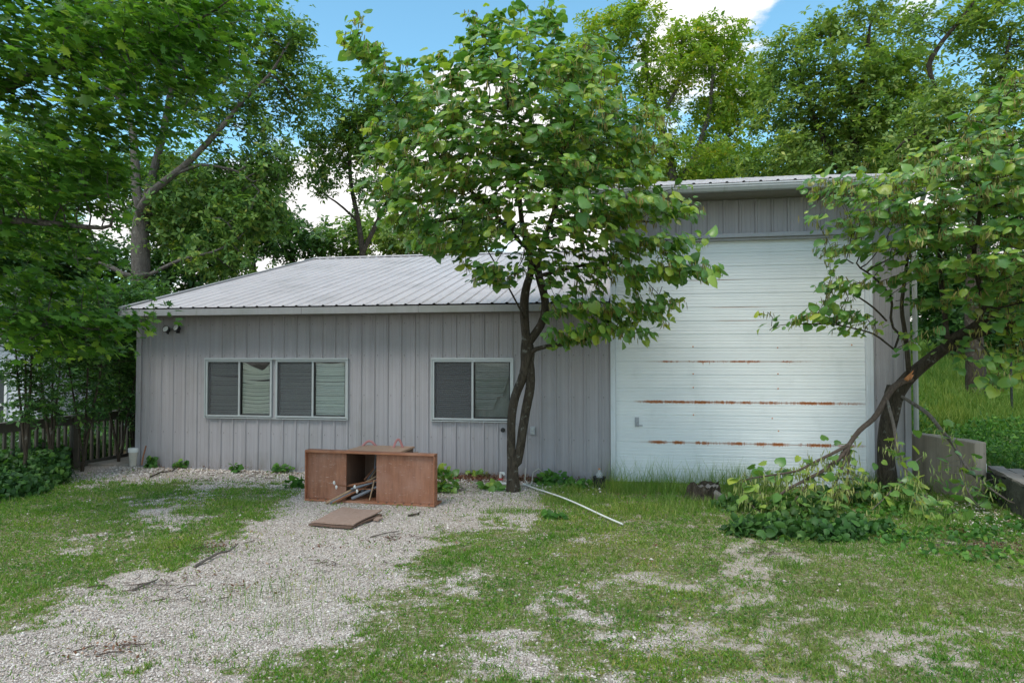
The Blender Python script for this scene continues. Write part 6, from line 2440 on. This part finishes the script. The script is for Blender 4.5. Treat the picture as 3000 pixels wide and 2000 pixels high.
# stones are finer on the right where they are trodden in, coarse near the wall
big = np.where((xx < 1.2), 1.0, .62)
s = np.clip(r.lognormal(-5.05, .38, len(xx)), .003, .016) * big * (1 + .35 * (yy > 9.3))
V, Q = stones(xx, yy, s, r)
o = link_np('gravel', V, Q, M['stone'])
tag(o, 'pale pinkish-white limestone gravel of the drive', 'gravel', kind='stuff')
print('stones', len(xx))
# coarser rubble along the wall and scattered bigger stones
n = 2600
sx = r.uniform(-6.9, 1.3, n)
yb_ = Y0 - sx * .1787 - np.abs(r.normal(size=n)) * .35 - .06
keep = (sx < -2.9) | (sx > -1.2)
sx, yb_ = sx[keep], yb_[keep]
V1, Q1 = stones(sx, yb_, r.uniform(.010, .030, len(sx)), r, .35)
n = 420
yy = 3.6 + 6.4 * r.uniform(0, 1, n)
xx = r.uniform(-1, 1, n) * yy * .78
keep = yy < Y0 - xx * .1787 - .15
xx, yy = xx[keep], yy[keep]
V2, Q2 = stones(xx, yy, r.uniform(.010, .022, len(xx)), r, .35)
n = 900
g0 = G(2960, 1520)
V3, Q3 = stones(g0.x + r.normal(size=n) * .45, g0.y + r.normal(size=n) * .5, r.uniform(.010, .03, n), r, .35)
V, Q = merge([(V1, Q1), (V2, Q2), (V3, Q3)])
o = link_np('rubble', V, Q, M['stone'])
tag(o, 'coarser white stones along the wall foot and strewn in the yard', 'stones', kind='stuff')

M['dry_leaf'] = leaf_mat('dry_leaf', [(0, (.10, .045, .025)), (.4, (.17, .08, .05)), (.8, (.26, .14, .09)), (1, (.36, .25, .16))], .1, .8, .2, (1, 1, 1))
LP = []
for a, b, d_, n in ((1250, 1480, .17, 2600), (1510, 1600, .13, 900), (420, 900, .28, 330), (1600, 1790, .1, 260)):
    sa, sb = S(a), S(b)
    s_ = r.uniform(sa, sb, n)
    off = np.abs(r.normal(size=n)) * d_ + .05
    LP.append(np.stack([s_ * CA - off * SA, Y0 - s_ * SA - off * CA, 0.012 + .11 * np.exp(-off * 7) * r.uniform(0, 1, n)], 1))
n = 1400
yy = 3.6 + 6.6 * r.uniform(0, 1, n)
xx = r.uniform(-1, 1, n) * yy * .78
k = fbm(xx * .9, yy * .9, 41, 3) > .56
LP.append(np.stack([xx[k], yy[k], terrain(xx[k], yy[k]) + .014], 1))
g0 = G(600, 1620)
for (px, py, n) in ((640, 1605, 60), (560, 1690, 50), (700, 1720, 40), (310, 1905, 60), (1150, 1580, 30), (960, 1600, 24), (2930, 1600, 160), (2800, 1560, 120)):
    g0 = G(px, py)
    LP.append(np.stack([g0.x + r.normal(size=n) * .14, g0.y + r.normal(size=n) * .09, np.full(n, .018)], 1))
p = np.concatenate(LP)
p = p[p[:, 1] < Y0 - p[:, 0] * .1787 - .03]
V, Q = scatter(OVAL, p, norm(r.normal(size=p.shape) * np.array([[1, 1, .3]])), norm(np.array([[0, 0, 1]]) + r.normal(size=p.shape) * .5), r.uniform(.015, .042, len(p)), r.uniform(.02, .042, len(p)))
o = link_np('leaf_litter', V, Q, M['dry_leaf'])
tag(o, 'brown dead leaves drifted against the wall foot', 'leaf litter', kind='stuff')

# twigs and bark scraps on the ground
mb = MB()
rq = random.Random(9)
spots = [(640, 1600, .35, 26), (440, 1720, .3, 18), (520, 1760, .4, 14), (1160, 1570, .35, 16), (330, 1900, .3, 10), (1050, 1650, .5, 10), (2900, 1600, .5, 60), (2700, 1580, .6, 30), (700, 1400, .9, 34), (1350, 1430, .5, 40), (1900, 1700, 1.6, 20), (2300, 1620, .6, 16)]
for px, py, rad, n in spots:
    g0 = G(px, py)
    for _k in range(n):
        x0, y0_ = g0.x + rq.gauss(0, rad * .5), g0.y + rq.gauss(0, rad * .35)
        if y0_ > Y0 - x0 * .1787 - .1:
            continue
        a_ = rq.uniform(0, 6.28)
        L_ = rq.uniform(.03, .16)
        z0_ = HT(x0, y0_) + .014
        q0 = Vector((x0, y0_, z0_))
        q1 = q0 + Vector((math.cos(a_), math.sin(a_), rq.uniform(0, .12))) * L_ * .5
        q2 = q1 + Vector((math.cos(a_ + .5), math.sin(a_ + .5), 0)) * L_ * .5
        mb.tube([q0, q1, q2], rq.uniform(.0015, .0045), 4)
o = mb.build('twig_debris', M['twig_bark'])
tag(o, 'fine broken twigs and bark scraps strewn on gravel and grass', 'twigs', kind='stuff')
